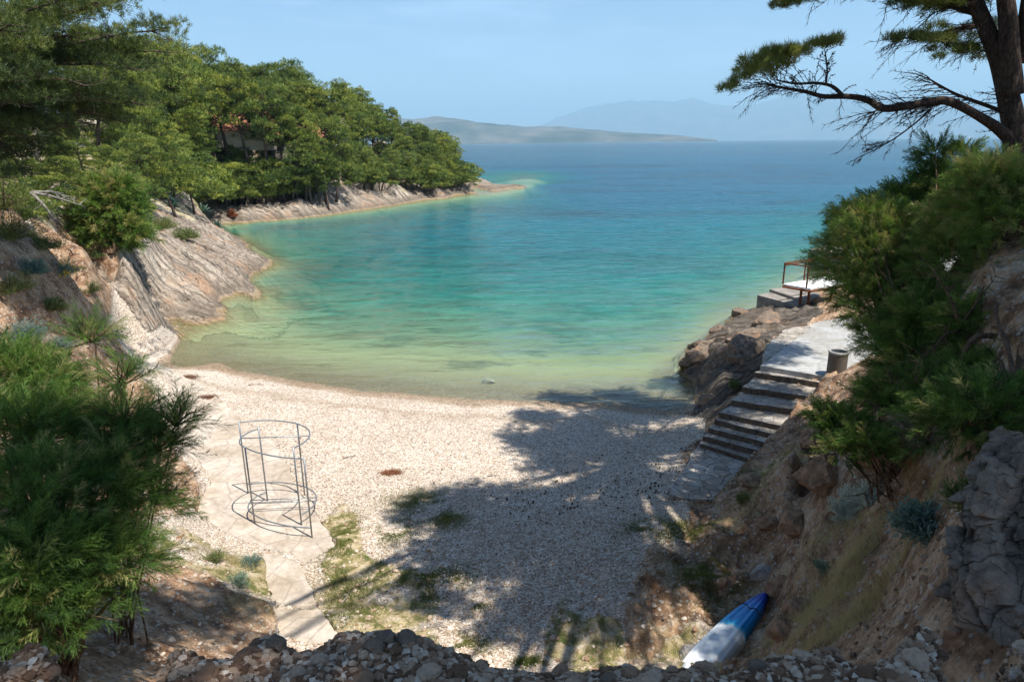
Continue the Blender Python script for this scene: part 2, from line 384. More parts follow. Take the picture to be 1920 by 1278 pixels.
def carved(x, y):
    H, C = ground(x, y)
    for poly, z in CARVE: H = np.where(inside(x, y, poly), np.minimum(H, z-.07), H)
    return H, C
def gz(x, y): return float(ground(np.array([x]), np.array([y]))[0][0])
def gp(px, py, z0=1.0):                              # ground point under a pixel (march along the ray)
    d = ray(px, py); t = np.exp(np.linspace(math.log(1.2), math.log(400), 900))
    X, Y, Zr = d.x*t, d.y*t, CAMZ+d.z*t; H, _ = ground(X, Y)
    k = np.argmax(Zr < H)
    return np.array((X[k], Y[k], H[k]))

def polar_grid(r0, r1, nr, t0, t1, nth):
    lr = np.linspace(math.log(r0), math.log(r1), nr); th = np.linspace(t0, t1, nth)
    T, L = np.meshgrid(th, lr); X, Y = np.sin(T)*np.exp(L), np.cos(T)*np.exp(L)
    i = np.arange(nr-1)[:, None]*nth; j = np.arange(nth-1)[None, :]
    F = np.stack((i+j, i+j+1, i+nth+j+1, i+nth+j), -1).reshape(-1, 4)
    return X.ravel(), Y.ravel(), F

def poly_px(pts, z): return [tuple(U(a, b, z)[:2]) for a, b in pts]
def ccw(poly):
    a = sum(poly[i][0]*poly[(i+1) % len(poly)][1]-poly[(i+1) % len(poly)][0]*poly[i][1] for i in range(len(poly)))
    return poly if a > 0 else poly[::-1]
def rough(poly, step=.22, amp=.035, seed=1):         # broken edge
    rng = np.random.default_rng(seed); o = []
    for i in range(len(poly)):
        a = np.array(poly[i]); b = np.array(poly[(i+1) % len(poly)]); n = max(1, int(np.linalg.norm(b-a)/step))
        for k in range(n): o.append(tuple(a+(b-a)*k/n+(rng.normal(size=2)*amp if k else 0)))
    return o
PATHS = [([(345,775),(405,742),(440,775),(490,815),(535,850),(545,890),(560,925),(592,962),(636,1030),(572,1068),(520,1035),(430,1012),(365,985),(375,935),(395,910),(380,880),(330,865),(310,830)], .80),
         ([(495,1036),(552,1046),(588,1105),(600,1150),(515,1150),(500,1090)], 1.06), ([(513,1141),(601,1141),(645,1205),(528,1218)], 1.24)]
APRON = ([(1254,926),(1290,868),(1312,826),(1418,858),(1350,925),(1335,936),(1290,935)], .95)
STEPS = [((1311.8,831),(1415,862),1.07),((1318,817),(1430,846),1.23),((1328,801),(1438,830),1.39),((1340,786),(1450,814),1.55),((1348,773),(1473,799.5),1.71),((1371.6,750),(1495,769),1.89),((1391.5,725),(1528.5,745),2.07),((1414,698),(1539,717),2.25)]
PLAT = ([(1426,685),(1550,706),(1640,721),(1700,640),(1640,585),(1535,603)], 2.42)
FLAG = ([(1429,682),(1436,645),(1478,616),(1534,604)], 2.33)
for p, z in PATHS+[APRON, PLAT, FLAG]: CARVE.append((poly_px(p, z), z))
_sp = [STEPS[0][0], *[s_[0] for s_ in STEPS], (1426,685), (1550,706), *[s_[1] for s_ in STEPS[::-1]]]
for i_, (l_, r_, z_) in enumerate(STEPS):
    nl, nr_ = (STEPS[i_+1][:2] if i_ < 7 else ((1426,685),(1550,706))); nz_ = STEPS[i_+1][2] if i_ < 7 else 2.42
    CARVE.append(([U(*l_, z_)[:2], U(*r_, z_)[:2], U(*nr_, nz_)[:2], U(*nl, nz_)[:2]], z_-.05))
GRID_R, GRID_T = 1250, 1100
# ------------------------------------------------------------ setting materials
def ground_material():
    s = NT('ground'); P = s.pos(); A = s.attr('cls')
    sep = s.n('ShaderNodeSeparateColor'); s.l(A.outputs['Color'], sep.inputs[0])
    rock, soil, grass = sep.outputs[0], sep.outputs[1], sep.outputs[2]
    sx = s.n('ShaderNodeSeparateXYZ'); s.l(P, sx.inputs[0]); zc = sx.outputs['Z']
    # pebbles
    v1 = s.vor(P, 25.0); v2 = s.vor(P, 60.0); e1 = s.vor(P, 25.0, 'DISTANCE_TO_EDGE')
    sv = s.n('ShaderNodeSeparateColor'); s.l(v1.outputs['Color'], sv.inputs[0])
    pc = s.ramp(sv.outputs[0], [(0, (.13,.09,.07)), (.10, (.36,.29,.235)), (.4, (.55,.47,.39)), (.8, (.66,.59,.50)), (1, (.76,.72,.65))])
    gap = s.ramp(e1.outputs[0], [(0, .25), (.11, 1)]); pc = s.mix(0.9, pc, gap, 'MULTIPLY')
    lg = s.noise(P, 0.55, 5, .6); pc = s.mix(0.55, pc, s.ramp(lg.outputs[0], [(.33, (.76,.68,.60)), (.6, (1.05,1.0,.95))]), 'MULTIPLY')
    ph = s.math('ADD', s.math('MULTIPLY', v1.outputs[0], -1.0), s.math('MULTIPLY', v2.outputs[0], -.35))
    # rock
    vr = s.n('ShaderNodeVectorRotate', rotation_type='Z_AXIS'); s.l(P, vr.inputs['Vector']); vr.inputs['Angle'].default_value = R(17.5)
    rm = s.mapv(vr.outputs[0], (.13, 1.5, .12)); ck = s.vor(s.mix(.30, rm, s.noise(P, 1.2, 4).outputs['Color'], 'ADD'), 1.5, 'DISTANCE_TO_EDGE'); ck2 = s.noise(s.mapv(vr.outputs[0], (.20, 4.2, .5)), 1.0, 7, .7, .4)
    n1 = s.noise(rm, 1.5, 10, .62, .6); n2 = s.noise(P, 6.0, 8, .65)
    rc = s.ramp(n1.outputs[0], [(.30, (.12,.092,.070)), (.44, (.28,.222,.170)), (.58, (.42,.35,.28)), (.78, (.54,.475,.40))])
    rc = s.mix(.8, rc, s.ramp(n2.outputs[0], [(.32, .52), (.55, 1.0)]), 'MULTIPLY')
    rc = s.mix(.85, rc, s.ramp(ck.outputs[0], [(0, .40), (.03, .85), (.08, 1.0)]), 'MULTIPLY'); rc = s.mix(.85, rc, s.ramp(ck2.outputs[0], [(.38, .22), (.45, .9), (.62, 1.08)]), 'MULTIPLY')
    ck3 = s.vor(s.mix(.35, s.mapv(vr.outputs[0], (.42, .85, .4)), s.noise(P, .9, 4).outputs['Color'], 'ADD'), 1.3, 'DISTANCE_TO_EDGE'); rc = s.mix(.75, rc, s.ramp(ck3.outputs[0], [(0, .30), (.02, .8), (.05, 1.0)]), 'MULTIPLY')
    n3 = s.noise(P, .35, 4, .6); rc = s.mix(s.ramp(n3.outputs[0], [(.55, 0.0), (.68, .55)]), rc, (.44,.25,.14))
    rh = s.math('ADD', s.math('MULTIPLY', n1.outputs[0], 1.6), n2.outputs[0]); rh = s.math('ADD', rh, s.math('MULTIPLY', ck2.outputs[0], 2.0)); rh = s.math('ADD', rh, s.ramp(ck.outputs[0], [(0, 0.0), (.12, 1.0)]))
    # darker weathered rock of the right shore
    dk = s.ramp(s.math('MULTIPLY_ADD', sx.outputs['X'], 0.05, 0.0), [(.2, 1.0), (.35, .42)])
    rc = s.mix(1.0, rc, dk, 'MULTIPLY')
    # soil with stones and litter
    n4 = s.noise(P, 2.2, 9, .66); n5 = s.noise(P, 19.0, 6, .7); v3 = s.vor(P, 11.0)
    sc = s.ramp(n4.outputs[0], [(.28, (.060,.034,.020)), (.43, (.19,.105,.058)), (.55, (.36,.235,.145)), (.72, (.52,.41,.30))])
    s3 = s.n('ShaderNodeSeparateColor'); s.l(v3.outputs['Color'], s3.inputs[0])
    stone = s.math('MULTIPLY', s.ramp(s3.outputs[0], [(.58, 0.0), (.62, 1.0)]), s.ramp(v3.outputs[0], [(.28, 1.0), (.42, 0.0)]))
    sc = s.mix(stone, sc, (.40,.35,.30)); sc = s.mix(.85, sc, s.ramp(n5.outputs[0], [(.3, .40), (.6, 1.1)]), 'MULTIPLY')
    sh = s.math('ADD', s.math('MULTIPLY', n4.outputs[0], 1.5), s.math('MULTIPLY_ADD', stone, .5, n5.outputs[0]))
    # dry grass and moss
    n6 = s.noise(P, 3.1, 8, .7); n7 = s.noise(s.mapv(P, (1, 1, .3)), 46, 5, .7)
    gc = s.ramp(n6.outputs[0], [(.34, (.06,.085,.02)), (.45, (.17,.150,.055)), (.53, (.38,.30,.17)), (.68, (.56,.48,.37))])
    gc = s.mix(.8, gc, s.ramp(n7.outputs[0], [(.3, .4), (.62, 1.15)]), 'MULTIPLY')
    # mix
    nb = s.noise(P, 5.0, 7, .7)
    def mask(a, lo=.35, hi=.65): return s.ramp(s.math('ADD', a, s.math('MULTIPLY_ADD', nb.outputs[0], .9, -.45)), [(lo, 0.0), (hi, 1.0)])
    ms, mg, mr = mask(soil), mask(grass), mask(rock, .38, .52)
    c = s.mix(ms, pc, sc); c = s.mix(mg, c, gc); c = s.mix(mr, c, rc)
    # ochre algae rim and wet band at the waterline, pale ripple sand under water
    zn = s.math('ADD', zc, s.math('MULTIPLY_ADD', n3.outputs[0], .5, -.25))
    rim = s.math('MULTIPLY', mr, s.ramp(zn, [(.0, .8), (.06, .6), (.2, 0.0)])); c = s.mix(rim, c, (.26,.18,.085))
    dark = s.math('MULTIPLY', mr, s.ramp(zn, [(.12, 0.0), (.22, .62), (.5, .42), (1.3, 0.0)])); c = s.mix(dark, c, (.10,.078,.058))
    wet = s.ramp(s.math('ADD', zc, s.math('MULTIPLY_ADD', lg.outputs[0], .12, -.06)), [(0.0, (.50,.44,.36)), (.10, (.62,.54,.45)), (.17, (1,1,1)), (.29, (1,1,1)), (.34, (.80,.76,.70)), (.40, (1,1,1))]); c = s.mix(s.math('SUBTRACT', 1.0, mr), c, s.mix(1.0, c, wet, 'MULTIPLY'))
    ns = s.noise(P, .22, 6, .62); weed = s.ramp(s.math('ADD', ns.outputs[0], s.math('MULTIPLY', zc, -.03)), [(.60, 0.0), (.68, .85)])
    sand = s.mix(weed, (.50,.46,.30), (.12,.11,.06)); us = s.ramp(s.math('MULTIPLY', zc, -1), [(.2, 0.0), (1.0, .88)])
    c = s.mix(us, c, sand); c = s.mix(s.math('MULTIPLY', mr, s.ramp(s.math('MULTIPLY', zc, -1), [(.05, 0.0), (.45, .95)])), c, sand)
    h = s.mix(ms, ph, sh); h = s.mix(mg, h, s.math('MULTIPLY', n7.outputs[0], .8)); h = s.mix(mr, h, rh)
    bd = s.math('MULTIPLY_ADD', mr, .10, .035)
    s.bsdf(c, .88, s.bump(h, .8, bd), spec=.25)
    return s.m
MAT_GROUND = ground_material()

def build_ground():
    X, Y, F = polar_grid(0.9, 420, GRID_R, -1.0, 1.0, GRID_T)
    H, C = carved(X, Y)
    # kerbless ground sinks under the paved pieces
    m = MB(); m.add(np.stack((X, Y, H), 1), F)
    rock = C[:, 1]; soil = C[:, 2]; gr = C[:, 3]
    for (px, py, rx, ry) in GRASS_SPOTS:
        q = U(px, py, 0.9); e = abs(U(px+rx, py, .9)[0]-q[0]); f = abs(U(px, py-ry, .9)[1]-q[1])
        gr = np.maximum(gr, np.exp(-(((X-q[0])/e)**2+((Y-q[1])/f)**2)))
    gr = np.clip(gr*(.25+1.2*np.clip(fbm(X*1.7, Y*1.7, s=201, o=5)+.35, 0, 1)), 0, 1)
    cls = np.stack((rock, soil, gr, np.ones_like(gr)), 1)
    g = m.build('ground', MAT_GROUND, smooth=True, attr={'cls': cls}); tag(g, kind='structure')
    # the sea bed runs on flat beyond the sheet
    m = MB(); s = 45000.0
    X2, Y2, F2 = polar_grid(415, s, 30, -3.1415, 3.1415, 72)
    m.add(np.stack((X2, Y2, np.full_like(X2, -14.0)), 1), F2); tag(m.build('sea_bed', MAT_GROUND, attr={'cls': np.zeros((len(X2), 4))}), kind='structure')
GRASS_SPOTS = [(780,925,55,22),(840,965,30,15),(1230,990,60,22),(1290,985,40,15),(870,1225,40,20),(820,1090,60,30),(660,1110,50,60),(640,1000,30,40),(1330,1090,60,40),(990,1255,20,10),(890,1130,18,14),(1440,920,60,25),(740,985,30,20)]

def water_material():
    s = NT('sea_water'); P = s.pos()
    col = s.attr('body').outputs['Color']; al = s.attr('cover').outputs['Fac']
    m1 = s.mapv(P, (.35, 1.0, 1), (0, 0, R(4))); m2 = s.mapv(P, (.6, 1.0, 1), (0, 0, R(-16)))
    a = s.noise(m1, .9, 3, .55, .3); b = s.noise(m2, 2.6, 4, .6, .2); c = s.noise(m1, .16, 3, .5); d = s.noise(P, 9, 3, .6)
    h = s.math('ADD', s.math('MULTIPLY', a.outputs[0], 1.0), s.math('MULTIPLY', b.outputs[0], .42))
    h = s.math('ADD', h, s.math('MULTIPLY', c.outputs[0], 3.2)); h = s.math('ADD', h, s.math('MULTIPLY', d.outputs[0], .06))
    calm = s.attr('calm').outputs['Fac']
    N = s.bump(h, 1.0, s.math('MULTIPLY', calm, WAVE_H))
    # subtle variation of the body with wind patches, far out
    wp = s.noise(s.mapv(P, (.004, .02, 1)), 1.0, 5, .6)
    col2 = s.mix(.5, col, s.ramp(wp.outputs[0], [(.35, .62), (.65, 1.3)]), 'MULTIPLY')
    wv = s.math('ADD', s.math('MULTIPLY', a.outputs[0], .62), s.math('MULTIPLY', b.outputs[0], .38)); col2 = s.mix(.8, col2, s.ramp(wv, [(.38, .60), (.5, 1.0), (.62, 1.30)]), 'MULTIPLY')  # light and dark of the ripples put into the body colour
    dif = s.n('ShaderNodeBsdfDiffuse'); s.l(col2, dif.inputs[0]); s.l(N, dif.inputs['Normal'])
    tr = s.n('ShaderNodeBsdfTransparent'); tr.inputs[0].default_value = (.86, .95, .88, 1)
    mx = s.n('ShaderNodeMixShader'); s.l(al, mx.inputs[0]); s.l(tr.outputs[0], mx.inputs[1]); s.l(dif.outputs[0], mx.inputs[2])
    gl = s.n('ShaderNodeBsdfGlossy'); gl.inputs['Roughness'].default_value = .07; s.l(N, gl.inputs['Normal'])
    fr = s.n('ShaderNodeFresnel'); fr.inputs[0].default_value = 1.33; s.l(N, fr.inputs['Normal'])
    m3 = s.n('ShaderNodeMixShader'); s.l(fr.outputs[0], m3.inputs[0]); s.l(mx.outputs[0], m3.inputs[1]); s.l(gl.outputs[0], m3.inputs[2])
    s.l(m3.outputs[0], s.out.inputs[0]); return s.m
WAVE_H = 0.42
def build_sea():
    X, Y, F = polar_grid(17, 46000, 900, -1.0, 1.0, 520)
    rr = np.hypot(X, Y); H, _ = ground(X, Y)
    dep = np.where(rr > 1500, 14, np.clip(-H, 0, 20))
    # drop faces well inside the land
    stops = [(0, (.24,.28,.15)), (.5, (.15,.26,.115)), (1.2, (.045,.225,.150)), (2.2, (.008,.160,.130)), (3.5, (.003,.110,.122)), (5.0, (.006,.088,.135)), (7, (.010,.072,.125)), (13, (.030,.088,.135))]
    body = np.stack([np.interp(dep, [q[0] for q in stops], [q[1][k] for q in stops]) for k in range(3)], 1)
    cover = 1-np.exp(-dep*.50); cover = np.clip(cover, 0, .985)
    # sea grass meadow patches seen as darker stains
    w = sstep(.12, .3, fbm(X/14, Y/9, s=91, o=4))*sstep(2.0, 4.0, dep)*(rr < 300)
    q = U(1075, 400, 0); w = np.maximum(w*.45, np.exp(-(((X-q[0])/9)**2+((Y-q[1])/5)**2))*.9)
    q = U(540, 520, 0); w = np.maximum(w, np.exp(-(((X-q[0])/3.5)**2+((Y-q[1])/9)**2))*.75)
    body = body*(1-w[:, None]*.62)+np.array((.02,.03,.035))*w[:, None]*.4
    calm = .25+.75*sstep(0.1, 1.6, dep)
    z = 0.012*vnoise(X*1.1, Y*2.0, s=95)*sstep(.05, .4, dep)*(rr < 140)
    m = MB(); keep = ((H < 0.35) | (rr > 380))[F].any(1); m.add(np.stack((X, Y, z), 1), F[keep])
    tag(m.build('sea', water_material(), smooth=True, attr={'body': body, 'cover': cover, 'calm': calm}), kind='structure')

def build_hills():
    s = NT('far_hill'); P = s.pos(); n = s.noise(P, .0016, 8, .65); n2 = s.noise(P, .0006, 4)
    c = s.ramp(n.outputs[0], [(.38, (.03,.045,.035)), (.52, (.07,.075,.062)), (.68, (.15,.135,.12))])
    s.bsdf(c, .95, s.bump(n.outputs[0], .6, 60), spec=0)
    def ridge_mesh(name, prof, dist, depth, amp, sc, seed, rough):
        px = np.linspace(prof[0][0], prof[-1][0], 520); py = np.interp(px, [p[0] for p in prof], [p[1] for p in prof])
        top = np.array([D(a, b, dist+depth*.5) for a, b in zip(px, py)]); base = np.array([D(a, 262, dist) for a in px])
        k = np.linspace(0, 1, 90); V = []
        az = np.arctan2(base[:, 0], base[:, 1])
        K, A = np.meshgrid(k, az); r = dist+depth*K
        X, Y = np.sin(A)*r, np.cos(A)*r; prof_ = np.where(K < .5, np.sin(K*math.pi)**.8, np.sin(np.clip(K, 0, 1)*math.pi)**.8)
        Hh = top[:, 2][:, None]*prof_
        n = ridge(X/sc, Y/sc, s=seed, o=6)
        Hh = Hh*(1-.12*rough)+Hh*n*rough*(.30+.5*(1-prof_))+fbm(X/sc*.5, Y/sc*.5, s=seed+5)*amp*prof_
        nk = len(k); i = np.arange(len(px)-1)[:, None]*nk; j = np.arange(nk-1)[None, :]
        F = np.stack((i+j, i+nk+j, i+nk+j+1, i+j+1), -1).reshape(-1, 4)
        m = MB(); m.add(np.stack((X, Y, Hh-3), -1).reshape(-1, 3), F); tag(m.build(name, s.m, smooth=True), kind='structure')
    ridge_mesh('near_island_hills', [(560,236),(700,224),(830,221),(900,229),(945,233),(985,238),(1050,238),(1110,244),(1180,248),(1270,254),(1310,258),(1345,262.5)], 7600, 2600, 10, 700, 3, .55)
    ridge_mesh('far_mountains', [(900,262),(1000,243),(1040,222),(1100,204),(1160,194),(1220,186),(1320,190),(1400,196),(1480,180),(1560,190),(1640,182),(1720,190),(1800,196),(1900,200),(2000,205),(2150,220)], 27000, 8000, 60, 2200, 9, .5)

def build_haze():
    m = MB(); m.box((0, 12000, 1050), (64000, 70000, 2136))
    h = m.build('haze', None, smooth=False) if False else None
    s = NT('haze'); v = s.n('ShaderNodeVolumePrincipled'); v.inputs['Color'].default_value = (*HAZE_COL, 1)
    v.inputs['Density'].default_value = HAZE; v.inputs['Anisotropy'].default_value = 0.0
    s.l(v.outputs[0], s.out.inputs['Volume'])
    tag(m.build('haze', s.m), kind='stuff')
HAZE = 7.6e-5; HAZE_COL = (.46, .76, 1.0)
# ------------------------------------------------------------ foliage
def leaf_material(name, stops, rough=.55, trans=.18, spec=.25):
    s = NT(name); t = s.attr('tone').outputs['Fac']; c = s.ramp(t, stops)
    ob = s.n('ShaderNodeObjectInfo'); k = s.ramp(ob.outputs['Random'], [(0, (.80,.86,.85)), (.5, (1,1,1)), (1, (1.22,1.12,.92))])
    c = s.mix(1.0, c, k, 'MULTIPLY')
    d = s.n('ShaderNodeBsdfPrincipled'); s.l(c, d.inputs['Base Color']); d.inputs['Roughness'].default_value = rough; d.inputs['Specular IOR Level'].default_value = spec
    tr = s.n('ShaderNodeBsdfTranslucent'); s.l(s.mix(1.0, c, (1.5, 1.35, .7), 'MULTIPLY'), tr.inputs[0])
    m = s.n('ShaderNodeMixShader'); m.inputs[0].default_value = trans; s.l(d.outputs[0], m.inputs[1]); s.l(tr.outputs[0], m.inputs[2])
    s.l(m.outputs[0], s.out.inputs[0]); return s.m
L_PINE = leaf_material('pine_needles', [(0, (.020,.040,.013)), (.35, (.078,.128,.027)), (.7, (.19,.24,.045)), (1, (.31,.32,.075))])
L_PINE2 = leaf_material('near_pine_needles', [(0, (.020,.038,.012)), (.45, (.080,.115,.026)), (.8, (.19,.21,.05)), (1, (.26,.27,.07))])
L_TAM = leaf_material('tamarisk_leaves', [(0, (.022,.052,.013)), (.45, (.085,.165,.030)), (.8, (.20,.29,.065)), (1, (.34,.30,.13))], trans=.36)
L_SCRUB = leaf_material('scrub_leaves', [(0, (.035,.06,.02)), (.5, (.10,.14,.045)), (1, (.20,.22,.09))])
L_SILVER = leaf_material('silver_leaves', [(0, (.32,.38,.35)), (1, (.68,.74,.70))], trans=.15)
L_BLUE = leaf_material('glaucous_leaves', [(0, (.07,.13,.12)), (1, (.20,.30,.26))], trans=.2)
L_AGAVE = leaf_material('agave_leaves', [(0, (.04,.09,.08)), (1, (.14,.22,.19))], trans=.1)
L_GRASS = leaf_material('grass_blades', [(0, (.06,.10,.02)), (.45, (.15,.17,.05)), (.8, (.36,.30,.14)), (1, (.50,.43,.26))], trans=.3)
L_RED = leaf_material('red_flowers', [(0, (.10,.05,.02)), (.5, (.16,.06,.025)), (1, (.30,.08,.035))])
L_YEL = leaf_material('yellow_flowers', [(0, (.60,.42,.03)), (1, (.75,.60,.08))])
def bark_material(name, c1, c2, sc=9):
    s = NT(name); tc = s.n('ShaderNodeTexCoord'); P = s.mapv(tc.outputs['Object'], (1, 1, .28)); n = s.noise(P, sc, 8, .68, .5); v = s.vor(P, sc*1.6, 'DISTANCE_TO_EDGE')
    c = s.ramp(n.outputs[0], [(.3, c1), (.7, c2)]); c = s.mix(.75, c, s.ramp(v.outputs[0], [(0, .3), (.16, 1.0)]), 'MULTIPLY')
    s.bsdf(c, .92, s.bump(s.math('ADD', v.outputs[0], n.outputs[0]), .9, .03), spec=.1); return s.m
BARK = bark_material('pine_bark', (.045,.032,.026), (.16,.120,.098))
BARK_D = bark_material('dark_pine_bark', (.026,.019,.016), (.085,.062,.050), 12)
DEAD = bark_material('dead_wood', (.16,.14,.12), (.42,.38,.34), 14)
TWIG = bark_material('brown_twigs', (.07,.042,.028), (.20,.13,.085), 14)

def unit(v): return v/(np.linalg.norm(v, axis=-1, keepdims=True)+1e-9)
def blades(P, Dr, L, W, rng, curve=0.0):             # one thin tapering triangle each
    n = len(P); r = rng.normal(size=(n, 3)); S = unit(np.cross(Dr, r))*np.reshape(W, (-1, 1))*.5
    L = np.reshape(L, (-1, 1)); tip = P+Dr*L
    V = np.stack((P-S, P+S, tip), 1).reshape(-1, 3)
    return V, np.arange(n*3).reshape(-1, 3)
def leaves(P, Dr, L, W, rng):                        # a pointed four-cornered leaf each
    n = len(P); r = rng.normal(size=(n, 3)); S = unit(np.cross(Dr, r))*np.reshape(W, (-1, 1))*.5
    L = np.reshape(L, (-1, 1))
    V = np.stack((P, P+Dr*L*.45+S, P+Dr*L, P+Dr*L*.45-S), 1).reshape(-1, 3)
    return V, np.arange(n*4).reshape(-1, 4)
def rdir(rng, n): return unit(rng.normal(size=(n, 3)))
def bez(p0, p1, p2, n=8):
    t = np.linspace(0, 1, n)[:, None]; return (1-t)**2*p0+2*t*(1-t)*p1+t*t*p2
def wob(P, a, rng):
    P = P.copy(); k = rng.normal(size=P.shape)*a; k[0] = 0; return P+np.cumsum(k, 0)*.6

def crown_clump(m, c, rad, flat, n, bl, bw, rng, up=.35, tone0=.5, tufts=None):
    # needle tufts sit on the shell of a lumpy flattened pad; the underside is thin
    k = max(6, n//9) if tufts is None else tufts
    d = rdir(rng, k); d[:, 2] = np.abs(d[:, 2])*.9-.25*(rng.random(k) < .4); d = unit(d)
    rr = rad*(.45+.58*rng.random(k)**.6)
    T = c+d*rr[:, None]*np.array((1, 1, flat)); T[:, 2] += .05*rad*rng.normal(size=k)
    per = n//k; TP = np.repeat(T, per, 0); TD = np.repeat(d, per, 0)
    dirs = unit(TD*.75+rdir(rng, len(TP))*.85+np.array((0, 0, up)))
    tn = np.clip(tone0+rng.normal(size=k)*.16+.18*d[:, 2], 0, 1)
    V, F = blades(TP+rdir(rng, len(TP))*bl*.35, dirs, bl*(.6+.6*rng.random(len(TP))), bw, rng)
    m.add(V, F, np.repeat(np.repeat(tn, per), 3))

def pine_mesh(seed, H, crad, trunk_h, nl, clump_r, n_per, bl, bw, lean=.1, flat=.6, low=.35, r0=.17):
    """umbrella like coast pine: (crown builder, trunk builder)"""
    rng = np.random.default_rng(seed); cr = MB(); tr = MB()
    top = np.array((rng.normal()*lean*H, rng.normal()*lean*H, H*.93))
    TP = wob(bez(np.zeros(3), np.array((top[0]*.1, top[1]*.6, H*.5)), top, 10), .035*H*.3, rng)
    TP[0] = (0, 0, -.5)
    tr.tube(TP, np.linspace(r0, .03, 10)*H/9, 7, rng.random())
    cen = []
    for i in range(nl):
        f = low+(1-low)*((i+.5)/nl)**.85; h = f*.98
        k = min(h*9, 8.99); a = int(k); base = TP[a]*(1-k+a)+TP[min(a+1, 9)]*(k-a)
        az = i*2.4+rng.random()*1.1; env = math.sin(min(1, (1-f)/(1-low)*1.0+.13)*math.pi*.62)**.8
        L = crad*env*(.65+.5*rng.random()); e = np.array((math.cos(az)*L, math.sin(az)*L, L*(.12+.35*rng.random())+.04*H))
        end = base+e; LPt = wob(bez(base, base+e*np.array((.5, .5, .15)), end, 7), .05, rng)
        tr.tube(LPt, np.linspace(.055, .014, 7)*H/9, 5, .5, cap=False)
        cen.append((end, 1.0)); cen.append((LPt[4]+rng.normal(size=3)*.35, .75))
        if L > crad*.55:
            for q in range(2):
                o = rdir(rng, 1)[0]*clump_r*1.15; o[2] *= .4; sp = LPt[5]; cen.append((sp+o, .7))
                tr.tube(np.array([sp, sp+o*.5+np.array((0, 0, -.08)), sp+o]), np.array((.02, .014, .008))*H/9, 4, .5, cap=False)
    cen.append((TP[-1], .9))
    for c, s in cen:
        R = clump_r*s*(.75+.5*rng.random())
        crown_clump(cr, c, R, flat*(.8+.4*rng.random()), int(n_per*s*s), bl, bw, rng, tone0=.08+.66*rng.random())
    return cr, tr

def tamarisk_spray(rng, n_side=26):
    """one plume along +X, length 1: side sprigs thick with scale leaves"""
    P = []; Dd = []; L = []
    t = np.linspace(.06, 1, n_side)
    for i, u in enumerate(t):
        base = np.array((u, 0, -.22*u*u)); sd = 1 if i % 2 else -1
        ang = R(38)+rng.normal()*.22; roll = rng.random()*6.28 if True else 0
        lat = np.array((0, math.cos(roll), math.sin(roll))); d = np.array((math.cos(ang), 0, -.15))+lat*math.sin(ang); d /= np.linalg.norm(d)
        ln = (.34*(1-u)**.7+.07)*(.7+.6*rng.random())
        for k in range(6):
            w = (k+.3)/6; P.append(base+d*ln*w+np.array((0, 0, -.05*w))); dd = d+rdir(rng, 1)[0]*.42+np.array((0, 0, -.12)); Dd.append(dd/np.linalg.norm(dd)); L.append(ln*.42+.03)
        P.append(base); Dd.append(d); L.append(ln)
    return np.array(P), np.array(Dd), np.array(L)
def frames(Dr, rng):
    X = unit(Dr); r = rng.normal(size=X.shape)*.25+np.array((0, 0, 1.0)); Y = unit(np.cross(r, X)); Zv = np.cross(X, Y)
    return np.stack((X, Y, Zv), -1)                  # columns
